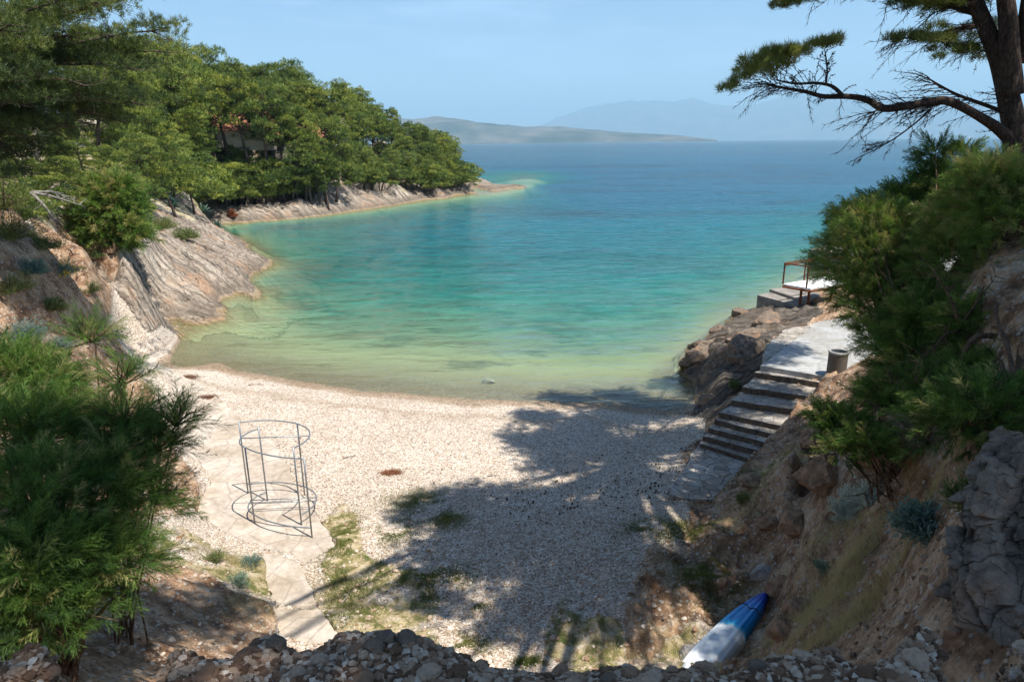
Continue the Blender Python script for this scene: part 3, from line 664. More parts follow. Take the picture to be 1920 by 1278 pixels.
def tamarisk(name, base, blobs, n, slen, bw, seed, label, cat='bush', droop=.1, limb_r=.035, leafmat=None, group=None, tone_shift=0.0, twigs=60):
    """blobs: list of (centre, radii) the plumes fill, outward on their shells"""
    rng = np.random.default_rng(seed); cr = MB(); st = MB(); tw = MB(); base = np.array(base, float)
    tem = [tamarisk_spray(rng) for _ in range(6)]
    vol = np.array([b[1][0]*b[1][1]*b[1][2] for b in blobs])**.67; pick = rng.choice(len(blobs), n, p=vol/vol.sum())
    C = np.array([b[0] for b in blobs])[pick]; Rd = np.array([b[1] for b in blobs])[pick]
    d = rdir(rng, n); d[:, 2] = np.where(d[:, 2] < -.35, -d[:, 2], d[:, 2])
    rr = (.35+.6*rng.random(n)**.55)
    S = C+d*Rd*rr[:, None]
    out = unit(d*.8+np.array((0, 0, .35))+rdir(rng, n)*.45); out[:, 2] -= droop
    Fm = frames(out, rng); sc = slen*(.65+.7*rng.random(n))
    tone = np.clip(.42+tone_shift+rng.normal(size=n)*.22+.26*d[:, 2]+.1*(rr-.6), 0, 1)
    tw_i = rng.random(n) < .05; tone[tw_i] = .97
    for q in range(6):
        P, Dd, L = tem[q]; ids = np.arange(q, n, 6)
        PP = np.einsum('nij,kj->nki', Fm[ids], P)*sc[ids, None, None]+S[ids, None, :]
        DD = np.einsum('nij,kj->nki', Fm[ids], Dd); LL = L[None]*sc[ids, None]
        V, F = blades(PP.reshape(-1, 3), DD.reshape(-1, 3), LL.ravel(), bw, rng)
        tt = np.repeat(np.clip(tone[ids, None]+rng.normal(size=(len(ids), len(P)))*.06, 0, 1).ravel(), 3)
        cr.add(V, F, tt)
    # limbs from the base to the blobs, twigs to some plumes
    for b in blobs:
        c = np.array(b[0]); k = 3 if max(b[1]) > .6 else 2
        for _ in range(k):
            e = c+rdir(rng, 1)[0]*np.array(b[1])*.6; mid = (base+e)/2+np.array((0, 0, .18*np.linalg.norm(e-base)))+rng.normal(size=3)*.15
            st.tube(wob(bez(base+rng.normal(size=3)*.12*np.array((1, 1, 0)), mid, e, 9), .03, rng), np.linspace(limb_r, .008, 9), 6, .5, cap=False)
    for i in rng.choice(n, min(n, twigs), replace=False):
        c = C[i]; e = S[i]+out[i]*sc[i]*.9
        st.tube(wob(bez(c, (c+e)/2+rng.normal(size=3)*.08, e, 5), .015, rng), np.linspace(.012, .003, 5), 4, .6, cap=False)
    root = empty(name, base, 0, label, cat, group)
    for bld in (cr, st):
        for v in bld.V: v -= base
    cr.build('foliage', leafmat or L_TAM, root); st.build('branches', TWIG, root, smooth=True)
    return root
def scrub(name, base, r, h, n, seed, label, mat=None, cat='shrub', bl=.09, bw=.016, stem=TWIG, group=None, flower=None, up=.5):
    rng = np.random.default_rng(seed); cr = MB(); st = MB(); fl = MB()
    ns = max(8, n//60); d = rdir(rng, ns); d[:, 2] = np.abs(d[:, 2]); E = d*np.array((r, r, h))*(.65+.4*rng.random(ns))[:, None]
    for e in E: st.tube(wob(bez(np.zeros(3), e*np.array((.4, .4, .7)), e, 5), .01*r, rng), np.linspace(.012, .004, 5)*max(.6, r), 4, .5, cap=False)
    per = n//ns; t = rng.random(ns*per)**.6; P = np.repeat(E, per, 0)*t[:, None]+rng.normal(size=(ns*per, 3))*.10*r; P[:, 2] = np.abs(P[:, 2])
    Dr = unit(np.repeat(d, per, 0)*.6+rdir(rng, len(P))*.8+np.array((0, 0, up)))
    V, F = leaves(P, Dr, bl*(.6+.7*rng.random(len(P))), bw, rng); cr.add(V, F, np.repeat(np.clip(np.repeat(rng.random(ns), per)*.5+rng.random(len(P))*.5, 0, 1), 4))
    root = empty(name, base, 0, label, cat, group); st.build('stems', stem, root)
    if flower:
        P = E*1.05; m = MB(); q = np.repeat(P, 14, 0)+rng.normal(size=(len(P)*14, 3))*.025
        V, F = leaves(q, rdir(rng, len(q)), .035, .03, rng); cr.add(V, F, np.repeat(rng.random(len(q)), 4), mi=1)
    cr.build('foliage', [mat or L_SCRUB, flower or L_YEL], root)
    return root
# ------------------------------------------------------------ the wooded headland: every pine its own thing
def near_edge(px):                                   # distance where land starts above the far shore
    xs = [200, 300, 350, 385, 450, 520, 600, 700, 800, 880, 900]
    ds = [62, 70, 80, 88, 90, 92, 97, 106, 118, 128, 132]
    return np.interp(px, xs, ds)
SKYLINE = [(150,40),(230,60),(280,66),(310,72),(335,88),(370,98),(420,104),(470,112),(500,120),(540,118),(580,118),(612,130),(640,156),(670,172),(700,196),(740,206),(775,216),(805,232),(830,248),(862,268),(888,282)]
protos = []
for i, (H, cr_, nl, crad, low) in enumerate([(9, 2.4, 24, .80, .22), (10, 2.2, 26, .78, .25), (8.5, 2.7, 24, .85, .28), (11, 2.3, 28, .78, .25), (9.5, 1.9, 26, .72, .2), (10, 2.5, 22, .82, .5), (12, 2.4, 20, .8, .60)]):
    c, t = pine_mesh(100+i, H, cr_, 0, nl, crad, 320, .27, .046, low=low, flat=.55, lean=.14)
    protos.append((H, c, t))
bush_protos = []
for i in range(3):
    c, t = pine_mesh(200+i, 4.2, 2.3, 0, 11, .85, 360, .26, .050, low=.12, lean=.05)
    bush_protos.append((4.2, c, t))
_built = {}
def plant(kind, idx, loc, h, label, group, rz, name):
    H, c, t = (protos if kind == 'p' else bush_protos)[idx]
    s = h/H; wid = s*random.uniform(.92, 1.12) if kind == 'p' else s*random.uniform(1.0, 1.3)
    key = (kind, idx)
    if key not in _built:
        r = empty(name, loc, rz, label, 'pine tree' if kind == 'p' else 'pine bush', group, (wid, wid, s))
        a = c.build('crown', L_PINE, r); b = t.build('trunk', BARK, r, smooth=True); _built[key] = (r, [a, b]); return r
    r0, ch = _built[key]; r = dup(r0, ch, loc, rz, (wid, wid, s), label, group); r.name = name; return r
random.seed(4)
ZONES = [(0, 300, 'behind the near rock spur'), (300, 400, 'above the narrow inlet'), (400, 510, 'around the tile roofed house'), (510, 640, 'around the grey stone house'),
         (640, 760, 'right of the stone house'), (760, 900, 'at the point of the headland')]
ROWN = ['bushy low pine of the shore row', 'young pine of the second row', 'middle row pine', 'upper row pine', 'skyline pine']
HOUSE_GAPS = [(405, 470, 216, 246), (535, 598, 284, 318)]
def zone(px):
    for a, b, t in ZONES:
        if px < b: return t
    return ZONES[-1][2]
for row in range(5):
    px = 205 + row*9
    while px < (893 - row*14):
        off = [8.0, 12, 17, 25, 34][row]*(1-.35*sstep(700, 880, px)); d = near_edge(px)+off+random.uniform(-2, 2)
        q = D(px, 262, d); g = gz(q[0], q[1])
        shore = project((q[0], q[1], g))[1]; sky_y = np.interp(px, [a for a, b in SKYLINE], [b for a, b in SKYLINE])
        front = np.interp(px, [200, 385, 900], [420, 395, 335])
        f = [.26, .45, .66, .86, 1.0][row]+random.uniform(-.05, .05); ty = front+(sky_y-front)*f
        if row == 4: ty = sky_y+random.uniform(-6, 16)
        # leave peepholes to the two houses
        for a, b, y0, y1 in HOUSE_GAPS:
            if a < px < b and row <= 2: ty = max(ty, y1+random.uniform(-6, 10))
        top = D(px, ty, d)[2]; h = top-g
        if row <= 1: h = min(max(h, 2.2), 6.0 if row == 0 else 8)
        else: h = min(max(h, 4), 15)
        skip = row == 3 and any(a-8 < px < b+8 for a, b, y0, y1 in HOUSE_GAPS) and random.random() < .5
        if not skip and g > .6:
            kind = 'b' if (row == 0 or h < 4.5) else 'p'
            plant(kind, random.randrange(6 if kind == 'p' else len(bush_protos)), (q[0], q[1], g-.1), h, ROWN[row]+' '+zone(px), ROWN[row].replace('pine', 'pines')+' '+zone(px), random.random()*6.28, 'pine_tree' if kind == 'p' else 'pine_bush')
        step = [13, 17, 20, 20, 17][row]*(1-.25*sstep(700, 880, px)); px += step*random.uniform(.75, 1.3)
for px, d, ty, idx, lab in [(523, 98, 205, 6, 'high crowned pine whose bare trunk crosses the left end of the stone house'), (548, 99, 190, 6, 'high crowned pine before the middle of the stone house'), (574, 98, 200, 6, 'high crowned pine next to the teal door of the stone house'), (603, 99, 212, 6, 'leaning pine at the right corner of the stone house'),
    (405, 99, 130, 6, 'tall bare trunked pine at the left end of the orange roof'), (432, 101, 120, 6, 'tall bare trunked pine before the middle of the orange roof'), (462, 99, 135, 6, 'tall bare trunked pine before the right part of the orange roof'), (486, 97, 150, 5, 'pine between the two houses'), (590, 99, 258, 0, 'low crowned pine hiding the right half of the stone house'), (536, 97, 268, 2, 'low crowned pine hiding the left half of the stone house'), (606, 98, 268, 1, 'low crowned pine at the right corner of the stone house'), (620, 101, 225, 3, 'full crowned pine just right of the stone house'), (562, 98, 240, 4, 'slim pine against the roof of the stone house')]:
    q = D(px, 262, d); g = gz(q[0], q[1]); plant('p', idx, (q[0], q[1], g-.1), D(px, ty, d)[2]-g, lab, 'pines in front of the houses', random.random()*6.28, 'pine_tree')
# middle distance left: pines between the dark near tree and the headland
for (px, d, ty, kind, idx, lab) in [
    (262, 58, 200, 'p', 0, 'mid green pine right of the dark leaning tree, above the dead branches'), (215, 54, 255, 'p', 2, 'spreading pine directly above the tamarisk bush of the rock spur'),
    (150, 50, 225, 'p', 4, 'shaded pine with bare lower trunk behind the dead branches'), (95, 46, 240, 'p', 1, 'dark pine left of the bare trunked pine'),
    (310, 66, 250, 'p', 5, 'bright pine in front of the inlet rocks'), (30, 42, 215, 'p', 3, 'dark pine at the left edge below the overhanging branches'),
    (15, 52, 150, 'p', 0, 'tall pine at the left edge behind the dark trees'), (60, 62, 120, 'p', 1, 'upright pine rising behind the dark left trees'), (120, 66, 110, 'p', 5, 'tall pine left of the skyline wood'), (175, 70, 90, 'p', 3, 'tall pine at the left start of the wood'), (225, 72, 110, 'p', 4, 'pine at the left start of the wood, in front of the skyline'),
    (20, 36, 300, 'p', 2, 'shaded small pine low at the left edge'), (110, 42, 290, 'p', 0, 'shaded small pine above the dead branch'), (75, 52, 250, 'p', 5, 'rear shaded pine over the orange earth'), (140, 58, 250, 'p', 2, 'rear spreading pine over the dead branch'), (200, 62, 270, 'p', 0, 'rear spreading pine over the tamarisk of the spur'), (290, 74, 280, 'b', 0, 'low pine bush left of the inlet agaves'), (235, 50, 335, 'b', 1, 'low pine bush touching the tamarisk of the spur'), (170, 44, 345, 'b', 0, 'low pine bush left of the tamarisk of the spur'), (10, 34, 345, 'b', 0, 'dark low pine bush nearest the left edge'), (-10, 60, 200, 'p', 2, 'rear shaded pine cut by the left edge'), (35, 66, 210, 'p', 1, 'rear upright pine close to the left edge'), (85, 72, 215, 'p', 0, 'rear pine behind the grey leafless branches'), (45, 45, 300, 'b', 1, 'shaded low pine bush behind the leafless branches'), (80, 48, 310, 'b', 2, 'shaded low pine bush left of the dead branch'), (-5, 38, 290, 'p', 5, 'shaded pine cut by the left edge above the orange earth'), (120, 50, 325, 'b', 0, 'low pine bush just above the bleached dead branch'),
    (345, 76, 300, 'b', 0, 'low yellow green pine bush at the head of the inlet'), (250, 60, 310, 'b', 1, 'low pine bush behind the tamarisk of the spur'),
    (180, 48, 320, 'b', 2, 'dark low pine bush behind the dead branches'), (60, 40, 330, 'b', 1, 'low dark pine bush at the left edge of the slope')]:
    q = D(px, 262, d); g = gz(q[0], q[1]); h = D(px, ty, d)[2]-g
    plant(kind, idx, (q[0], q[1], g-.1), h, lab, 'pines between spur and headland', random.random()*6.28, 'pine_tree' if kind == 'p' else 'pine_bush')
print('trees', len([o for o in bpy.data.objects if o.name.startswith('pine_')]))

# ------------------------------------------------------------ near pine overhanging from the top left
def left_pine():
    rng = np.random.default_rng(7); cr = MB(); tr = MB()
    bx = D(-260, 300, 17); b = np.array((bx[0], bx[1], gz(bx[0], bx[1])-.3))
    fork = Z(-180, 120, 19)
    tr.tube(wob(bez(b, (b+fork)/2+np.array((.5, 0, 0)), fork, 9), .06, rng), np.linspace(.34, .22, 9), 10, .5)
    # limbs: pixel end, depth; pads along the outer part
    limbs = [((300, 40), 22), ((285, -30), 21), ((310, 92), 23), ((255, 150), 21), ((150, 60), 20), ((120, -20), 19), ((60, 130), 18), ((200, 190), 20), ((40, 200), 18), ((130, 150), 19), ((20, 50), 17), ((250, 90), 22), ((90, 190), 19), ((200, 10), 20), ((180, 120), 21), ((0, 150), 17), ((270, 185), 21.5), ((230, 215), 21), ((120, 225), 20), ((60, 235), 19), ((300, 60), 24), ((160, 0), 22), ((60, 0), 20), ((10, 90), 18), ((240, -10), 23), ((290, 120), 23.5), ((160, 200), 20.5), ((20, 180), 18.5), ((25, 290), 21), ((90, 275), 22), ((-30, 330), 20), ((60, 330), 23), ((-10, 250), 19), ((140, 255), 23)]
    for (px, py), dp in limbs:
        e = Z(px, py, dp); mid = (fork+e)/2+np.array((0, 0, -.35+rng.random()*.6))
        LPt = wob(bez(fork+rng.normal(size=3)*.3, mid, e, 12), .07, rng); tr.tube(LPt, np.linspace(.10, .018, 12), 6, .5, cap=False)
        for k in range(4, 12):
            for _ in range(3):
                o = rdir(rng, 1)[0]*(.35+.6*rng.random()); o[2] = abs(o[2])*.35-.05; c = LPt[k]+o
                tr.tube(bez(LPt[k], LPt[k]+o*.5-np.array((0, 0, .08)), c, 4), np.linspace(.016, .005, 4), 4, .8, cap=False)
                dark = .5 if py < 100 else .05  # shade of the lower boughs put into their needle tone
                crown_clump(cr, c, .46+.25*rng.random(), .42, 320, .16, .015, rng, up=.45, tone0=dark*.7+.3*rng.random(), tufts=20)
        for _ in range(14):                           # bare grey twigs below the pads
            k = rng.integers(3, 11); o = rdir(rng, 1)[0]*np.array((1, 1, .5))*.8; o[2] -= .15
            tr.tube(wob(bez(LPt[k], LPt[k]+o*.5, LPt[k]+o, 5), .03, rng), np.linspace(.012, .004, 5), 4, .9, cap=False)
    r = empty('coast_pine', b, 0, 'big dark coast pine leaning in from the top left corner', 'pine tree')
    for m_ in (cr, tr):
        for v in m_.V: v -= b
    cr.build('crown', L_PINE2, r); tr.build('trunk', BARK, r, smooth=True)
left_pine()

# ------------------------------------------------------------ near pine on the right: twin trunk, long bare branch, crown overhead
def right_pine():
    rng = np.random.default_rng(11); cr = MB(); tr = MB(); tw = MB()
    dp = 12.0
    def path(pts, n=None):                            # smooth through (px, py, depth)
        Q = np.array([Z(*p) for p in pts]); n = n or len(Q)*5
        t = np.linspace(0, len(Q)-1, n); i = np.clip(t.astype(int), 0, len(Q)-2); f = (t-i)[:, None]
        P0 = Q[np.clip(i-1, 0, None)]; P1 = Q[i]; P2 = Q[i+1]; P3 = Q[np.clip(i+2, None, len(Q)-1)]
        return .5*((2*P1)+(-P0+P2)*f+(2*P0-5*P1+4*P2-P3)*f*f+(-P0+3*P1-3*P2+P3)*f**3)
    foot = Z(1905, 420, dp); foot[2] = gz(foot[0], foot[1])-.3
    main = path([(1912, 400, dp), (1906, 320, dp), (1904, 250, dp), (1890, 180, dp), (1872, 110, dp), (1848, 50, dp), (1828, 0, dp), (1800, -90, dp), (1760, -220, dp), (1700, -330, 12.5)])
    main = np.vstack((foot, main)); tr.tube(main, np.interp(np.linspace(0, 1, len(main)), [0, .3, .45, 1], [.25, .18, .15, .08]), 12, .5)
    sec = path([(1900, 180, dp-.1), (1893, 110, dp-.2), (1890, 40, dp-.3), (1884, -40, dp-.4), (1900, -160, dp-.5), (1880, -300, 11)]); tr.tube(sec, np.linspace(.18, .09, len(sec)), 11, .5)
    thr = path([(1915, 120, dp), (1925, 40, dp-.2), (1940, -60, dp-.3), (1990, -250, 11)]); tr.tube(thr, np.linspace(.17, .08, len(thr)), 9, .5)
    br = path([(1900, 268, dp), (1870, 240, dp-.1), (1825, 212, dp-.3), (1785, 192, dp-.4), (1755, 189, dp-.4), (1700, 199, dp-.3), (1655, 203, dp-.2), (1625, 187, dp), (1590, 181, dp+.1), (1545, 181, dp+.2), (1510, 172, dp+.3), (1475, 166, dp+.4), (1445, 160, dp+.5)])
    tr.tube(br, np.interp(np.linspace(0, 1, len(br)), [0, .15, .5, 1], [.12, .078, .062, .018]), 8, .5)
    b2 = path([(1580, 180, dp+.1), (1560, 162, dp+.1), (1530, 156, dp+.2), (1490, 157, dp+.3), (1455, 150, dp+.4)]); tr.tube(b2, np.linspace(.04, .014, len(b2)), 6, .5, cap=False)
    b3 = path([(1895, 215, dp), (1850, 198, dp+.2), (1800, 180, dp+.3), (1770, 165, dp+.4), (1745, 150, dp+.4)]); tr.tube(b3, np.linspace(.045, .014, len(b3)), 6, .5, cap=False)
    b4 = path([(1862, 70, dp), (1830, 50, dp+.3), (1790, 55, dp+.6), (1740, 68, dp+.8), (1690, 72, dp+1)]); tr.tube(b4, np.linspace(.05, .014, len(b4)), 6, .5, cap=False)
    b5 = path([(1845, 30, dp), (1780, 10, dp+.3), (1700, -8, dp+.6), (1600, -25, dp+.8), (1490, -10, dp+1)]); tr.tube(b5, np.linspace(.07, .018, len(b5)), 6, .5, cap=False)
    pads = []
    def pad(px, py, d_, r, flat=.45, n=700, tone=.6):
        pads.append((px, py)); crown_clump(cr, Z(px, py, d_), r, flat, n, .13, .0105, rng, up=.5, tone0=tone, tufts=n//11)
    for px, py, r in [(1395,132,.14),(1405,118,.17),(1420,138,.22),(1432,118,.22),(1450,108,.22),(1446,132,.24),(1468,112,.20),(1475,98,.17),(1490,106,.18),(1502,98,.14),(1392,148,.13),(1360,166,.10),(1372,160,.08),(1460,122,.2),(1415,126,.2),(1440,104,.16),
                      (1530,88,.12),(1545,80,.13),(1560,78,.10),(1568,74,.07),(1536,80,.1)]:
        pad(px+rng.normal()*3, py+rng.normal()*3, dp+.5+rng.normal()*.15, r*1.22, .62, int(9000*r*r)+260, .72+.2*rng.random())
    for px, py, r in [(1460,14,.15),(1478,8,.2),(1495,2,.2),(1515,0,.16),(1475,-12,.22),(1640,-6,.2),(1690,10,.25),(1720,14,.28),(1750,22,.25),(1735,2,.3),(1770,8,.3),(1800,16,.3),(1700,-15,.3),(1780,-20,.35),(1675,72,.15),(1695,76,.2),(1720,70,.2),(1745,76,.2),(1765,80,.16),(1800,62,.2),(1825,72,.16),(1790,92,.2),(1812,98,.2),(1760,108,.1),(1840,110,.2),(1905,60,.2),(1830,-10,.3),(1860,-25,.3)]:
        pad(px, py, dp+.6+rng.normal()*.4, r, .45, int(7000*r*r)+150, .3+.25*rng.random()); pad(px+rng.normal()*22, py-abs(rng.normal())*12, dp+.6+rng.normal()*.5, r, .45, int(7000*r*r)+150, .35+.3*rng.random())
    # fine dead twigs with small knots hanging from the branches
    def twigs(P, n, L, dr, spread=.6, r0=.009):
        for _ in range(n):
            k = rng.integers(0, len(P)); d = unit(np.array(dr)+rng.normal(size=3)*spread); l = L*(.35+.75*rng.random())
            Q = wob(bez(P[k], P[k]+d*l*.5+np.array((0, 0, .08*l)), P[k]+d*l, 8), .02, rng); tw.tube(Q, np.linspace(r0, .0028, 8), 4, .3, cap=False)
            for j in range(2, 8):
                for _ in range(2):
                    e = unit(d+rdir(rng, 1)[0]*.8); ll = l*.28*(1-j/11)*(.5+rng.random()); tw.tube(np.array([Q[j], Q[j]+e*ll*.5, Q[j]+e*ll+np.array((0, 0, -.02))]), np.array((.0045, .0035, .0022)), 3, .3, cap=False)
                if rng.random() < .3: o = rdir(rng, 1)[0]*.012; tw.tube(np.array([Q[j]-o, Q[j], Q[j]+o]), np.array((.004, .016, .004)), 5, .2)
    L_ = -np.array((1.0, 0.0, 0.0))
    n_ = len(br)
    twigs(br[int(.22*n_):int(.55*n_)], 26, 1.0, (-.8, .2, -.42), .28); twigs(br[int(.3*n_):int(.6*n_)], 14, .6, (-.8, 0, .25), .35)
    twigs(br[int(.75*n_):], 26, .5, (-.7, 0, .15), .5, .007); twigs(b2, 26, .45, (-.4, 0, .6), .5, .007); twigs(br[int(.9*n_):], 18, .75, (-1, 0, -.18), .25, .007)
    twigs(b3, 22, .9, (-1, .1, -.1), .3); twigs(b4, 30, .95, (-.9, .1, -.5), .35); twigs(b5, 34, .8, (-.7, 0, -.35), .45); twigs(main[8:30], 22, .7, (-.8, -.2, .1), .6)
    up1 = path([(1548, 160, dp+.1), (1551, 135, dp+.1), (1549, 110, dp+.15), (1546, 92, dp+.2)]); tr.tube(up1, np.linspace(.022, .008, len(up1)), 5, .5, cap=False); twigs(up1, 16, .3, (0, 0, .9), .5, .006)
    # long drooping twig spray left of the trunk
    dr_ = path([(1745, 205, dp-.3), (1715, 232, dp-.3), (1680, 258, dp-.2), (1650, 276, dp-.1), (1618, 292, dp)]); tr.tube(dr_, np.linspace(.018, .006, len(dr_)), 5, .5, cap=False); twigs(dr_, 22, .42, (-.8, 0, -.2), .4, .006)
    # crown overhead, out of the picture, that shades the beach: pads above the shaded ground along the sun
    cn = MB()
    def shade(px, py, r, z0=1.0, z=15.5, n=1.0):
        q = U(px, py, z0); t = (z-z0)/SUND[2]; c = q+SUND*t; x_, y_ = project(c)
        if c[1] > 0 and 0 < x_ < 1920 and y_ > -25: return None
        k = int(95*r*r*n)+3
        for _ in range(k):
            o = rng.normal(size=3)*np.array((r, r, .8))*.5; crown_clump(cn, c+o, .42, .5, 130, .20, .035, rng, up=.4, tone0=.4, tufts=16)
        return c
    ends = []
    for sp in SHADE: ends.append(shade(*sp))
    top = main[-1]
    for e in ends:
        if e is None: continue
        Q = wob(bez(main[-4], (top+e)/2+np.array((0, 0, .6)), e, 9), .08, rng); tr.tube(Q, np.linspace(.09, .02, 9), 6, .5, cap=False)
    cr.V += cn.V; cr.F += [f+cr.n for f in cn.F]; cr.T += cn.T; cr.mi += cn.mi; cr.n += cn.n
    b = foot.copy(); r = empty('coast_pine', b, 0, 'twin trunked pine at the right edge with one long bare branch over the sea', 'pine tree')
    for m_ in (cr, tr, tw):
        for v in m_.V: v -= b
    cr.build('crown', L_PINE2, r); tr.build('trunk', BARK_D, r, smooth=True); tw.build('dead_twigs', BARK_D, r)
SHADE = [(1000,935,1.1),(880,930,.9),(790,945,.6),(1100,960,1.1),(900,985,.9),(1000,1010,1.0),(1120,1020,.9),(840,1040,.7),(930,1060,.5),(1040,1080,.5),(1000,1140,.6),(1090,1130,.5),(1200,975,.5),(1240,905,.35),
         (1230,1050,.6),(1180,1100,.4),(1290,1080,.6),(1350,1040,.5),
         (1010,800,.9),(1100,800,1.2),(1190,820,1.2),(1270,800,1.1),(1060,850,.8),(1150,885,.35),(1020,745,.8),(1080,700,.9),(1180,740,1.3),(1260,720,1.3),(1180,690,1.0),(1290,665,.8),(1110,770,1.0),
         (1320,800,.9),(1380,740,.9),(1430,720,.8),(1380,850,.9),(1360,690,.9),(1420,790,.9),
         (1480,900,.7,2),(1540,960,.7,2.5),(1500,1050,.5,2.3),(1700,1060,.6,4),(1600,1080,.4,3.2),(1760,960,.7,4.8),(1700,880,.7,4.4),(1850,790,.8,6),(1900,860,.7,6.4),(1850,640,.8,6.6),(1905,720,.8,6.5),(1890,570,.6,7),(1800,720,.6,5.6),(1800,880,.8,5.4),(1900,960,.8,6.5),(1580,930,.45,2.6),(1660,960,.45,3.7),(1620,1150,.45,3.4),(60,1000,.6,4.8),(190,1070,.6,4.0),(60,1120,.6,4.6),(1840,1180,.4,6.1),(1900,1130,.5,6.3),(1850,1080,.7,6),(780,1110,.35),(850,1130,.35),(950,1180,.35),(1150,1180,.35),(1180,1140,.3),
         (900,1262,.35,7.5),(1050,1275,.45,7.5),(1180,1270,.3,7.5),(1330,1262,.45,7.5),(1480,1250,.5,7.5),(1640,1235,.5,7.5),(1800,1225,.5,7.5),(1900,1200,.4,7.5),(1560,1270,.5,7.5),(1750,1275,.5,7.5),(760,1250,.25,7.5),(60,1240,.5,7.5),(200,1265,.3,7.5),(0,1262,.4,7.5),(-60,1200,.5,7.0),(120,1170,.5,4),(340,1150,.6,2.5),(430,1120,.4,1.9)]
right_pine()
# ------------------------------------------------------------ materials of objects
def flag_material(name, c1, c2, sc=2.6, joint=.35, base=(.2,.17,.14)):
    s = NT(name); P = s.pos(); w = s.noise(P, 3, 3); Pw = s.mix(.06, P, w.outputs['Color'], 'ADD')
    e = s.vor(Pw, sc, 'DISTANCE_TO_EDGE'); f = s.vor(Pw, sc); n = s.noise(P, 7, 9, .7); n2 = s.noise(P, 1.1, 6, .6); sp = s.n('ShaderNodeSeparateColor'); s.l(f.outputs['Color'], sp.inputs[0])
    c = s.mix(sp.outputs[0], c1, c2); c = s.mix(.75, c, s.ramp(n.outputs[0], [(.32, .62), (.6, 1.08)]), 'MULTIPLY'); c = s.mix(.8, c, s.ramp(n2.outputs[0], [(.35, (.70,.64,.56)), (.6, (1,1,1))]), 'MULTIPLY')
    j = s.ramp(e.outputs[0], [(.012, joint), (.035, 0.0)]); c = s.mix(j, c, base)
    h = s.math('MULTIPLY_ADD', s.ramp(e.outputs[0], [(0, 0.0), (.05, 1.0)]), 1.0, n.outputs[0])
    s.bsdf(c, .85, s.bump(h, .7, .018), spec=.25); return s.m
M_FLAG = flag_material('flagstones', (.28,.25,.215), (.42,.385,.345), 3.2, .8, (.08,.065,.05))
M_PATH = flag_material('worn_concrete', (.42,.36,.30), (.47,.41,.345), 1.5, .35, (.22,.17,.13))
M_SLAB = flag_material('concrete_slab', (.33,.33,.32), (.35,.35,.34), .5, .25, (.2,.19,.18))
M_RUST = bark_material('rusty_iron', (.10,.032,.016), (.26,.095,.045), 20)
def simple(name, col, rough=.5, metal=0., nscale=8, var=.25, spec=.4, bump=.0):
    s = NT(name); P = s.pos(); n = s.noise(P, nscale, 6, .65); c = s.mix(1.0, col, s.ramp(n.outputs[0], [(.3, 1-var), (.7, 1+var*.4)]), 'MULTIPLY')
    s.bsdf(c, rough, s.bump(n.outputs[0], .5, bump) if bump else None, metal=metal, spec=spec); return s.m
M_GALV = simple('galvanised_steel', (.30,.33,.35), .42, .75, 30, .3)
M_WALLP = simple('cream_render', (.62,.53,.40), .9, 0, 3, .25); M_STONE = flag_material('house_stone', (.30,.27,.23), (.40,.36,.31), 2.4, .6, (.18,.16,.14))
M_TILE = simple('roof_tiles', (.42,.17,.09), .85, 0, 6, .45); M_DARK = simple('dark_opening', (.02,.022,.02), .4); M_TEAL = simple('green_door', (.02,.09,.075), .6)
M_BINC = simple('exposed_aggregate', (.17,.145,.12), .95, 0, 90, .7, .1, .012); M_RIM = simple('bin_rim', (.30,.29,.27), .6, 0, 20, .3)
M_CONC = simple('weathered_concrete', (.24,.215,.185), .9, 0, 2.5, .55, .2, .03); M_WHITE = simple('white_paint', (.72,.71,.68), .7, 0, 4, .25)
M_RISER = simple('shaded_risers', (.125,.10,.078), .95, 0, 9, .6, .1, .03)  # shade on the step fronts put into a darker side colour
M_EARTH = simple('eroded_earth', (.30,.19,.12), .95, 0, 5, .75, .1, .06)
def rock_material(name, c1, c2, sc=6):
    s = NT(name); tc = s.n('ShaderNodeTexCoord'); P = tc.outputs['Object']; n = s.noise(P, sc, 9, .68, .4); n2 = s.noise(P, sc*.3, 4); v = s.vor(P, sc*2.4, 'DISTANCE_TO_EDGE')
    c = s.ramp(n.outputs[0], [(.3, c1), (.68, c2)]); c = s.mix(s.ramp(n2.outputs[0], [(.5, 0.), (.7, .6)]), c, (.30,.17,.10)); t = s.attr('tone'); c = s.mix(1.0, c, s.ramp(t.outputs['Fac'], [(0, .55), (1, 1.35)]), 'MULTIPLY')
    s.bsdf(c, .92, s.bump(s.math('ADD', n.outputs[0], v.outputs[0]), .9, .02), spec=.15); return s.m
M_ROCK = rock_material('limestone', (.17,.15,.13), (.46,.42,.38)); M_ROCKD = rock_material('dark_limestone', (.055,.040,.029), (.24,.185,.14), 7)
def stone_mat():
    s = NT('loose_stones'); t = s.attr('tone').outputs['Fac']; P = s.pos(); n = s.noise(P, 60, 4, .6)
    c = s.ramp(t, [(0, (.09,.048,.026)), (.15, (.20,.115,.068)), (.35, (.32,.22,.145)), (.7, (.47,.39,.31)), (1, (.66,.60,.52))])
    c = s.mix(.6, c, s.ramp(n.outputs[0], [(.3, .6), (.65, 1.1)]), 'MULTIPLY'); s.bsdf(c, .85, s.bump(n.outputs[0], .6, .004), spec=.25); return s.m
M_LOOSE = stone_mat()

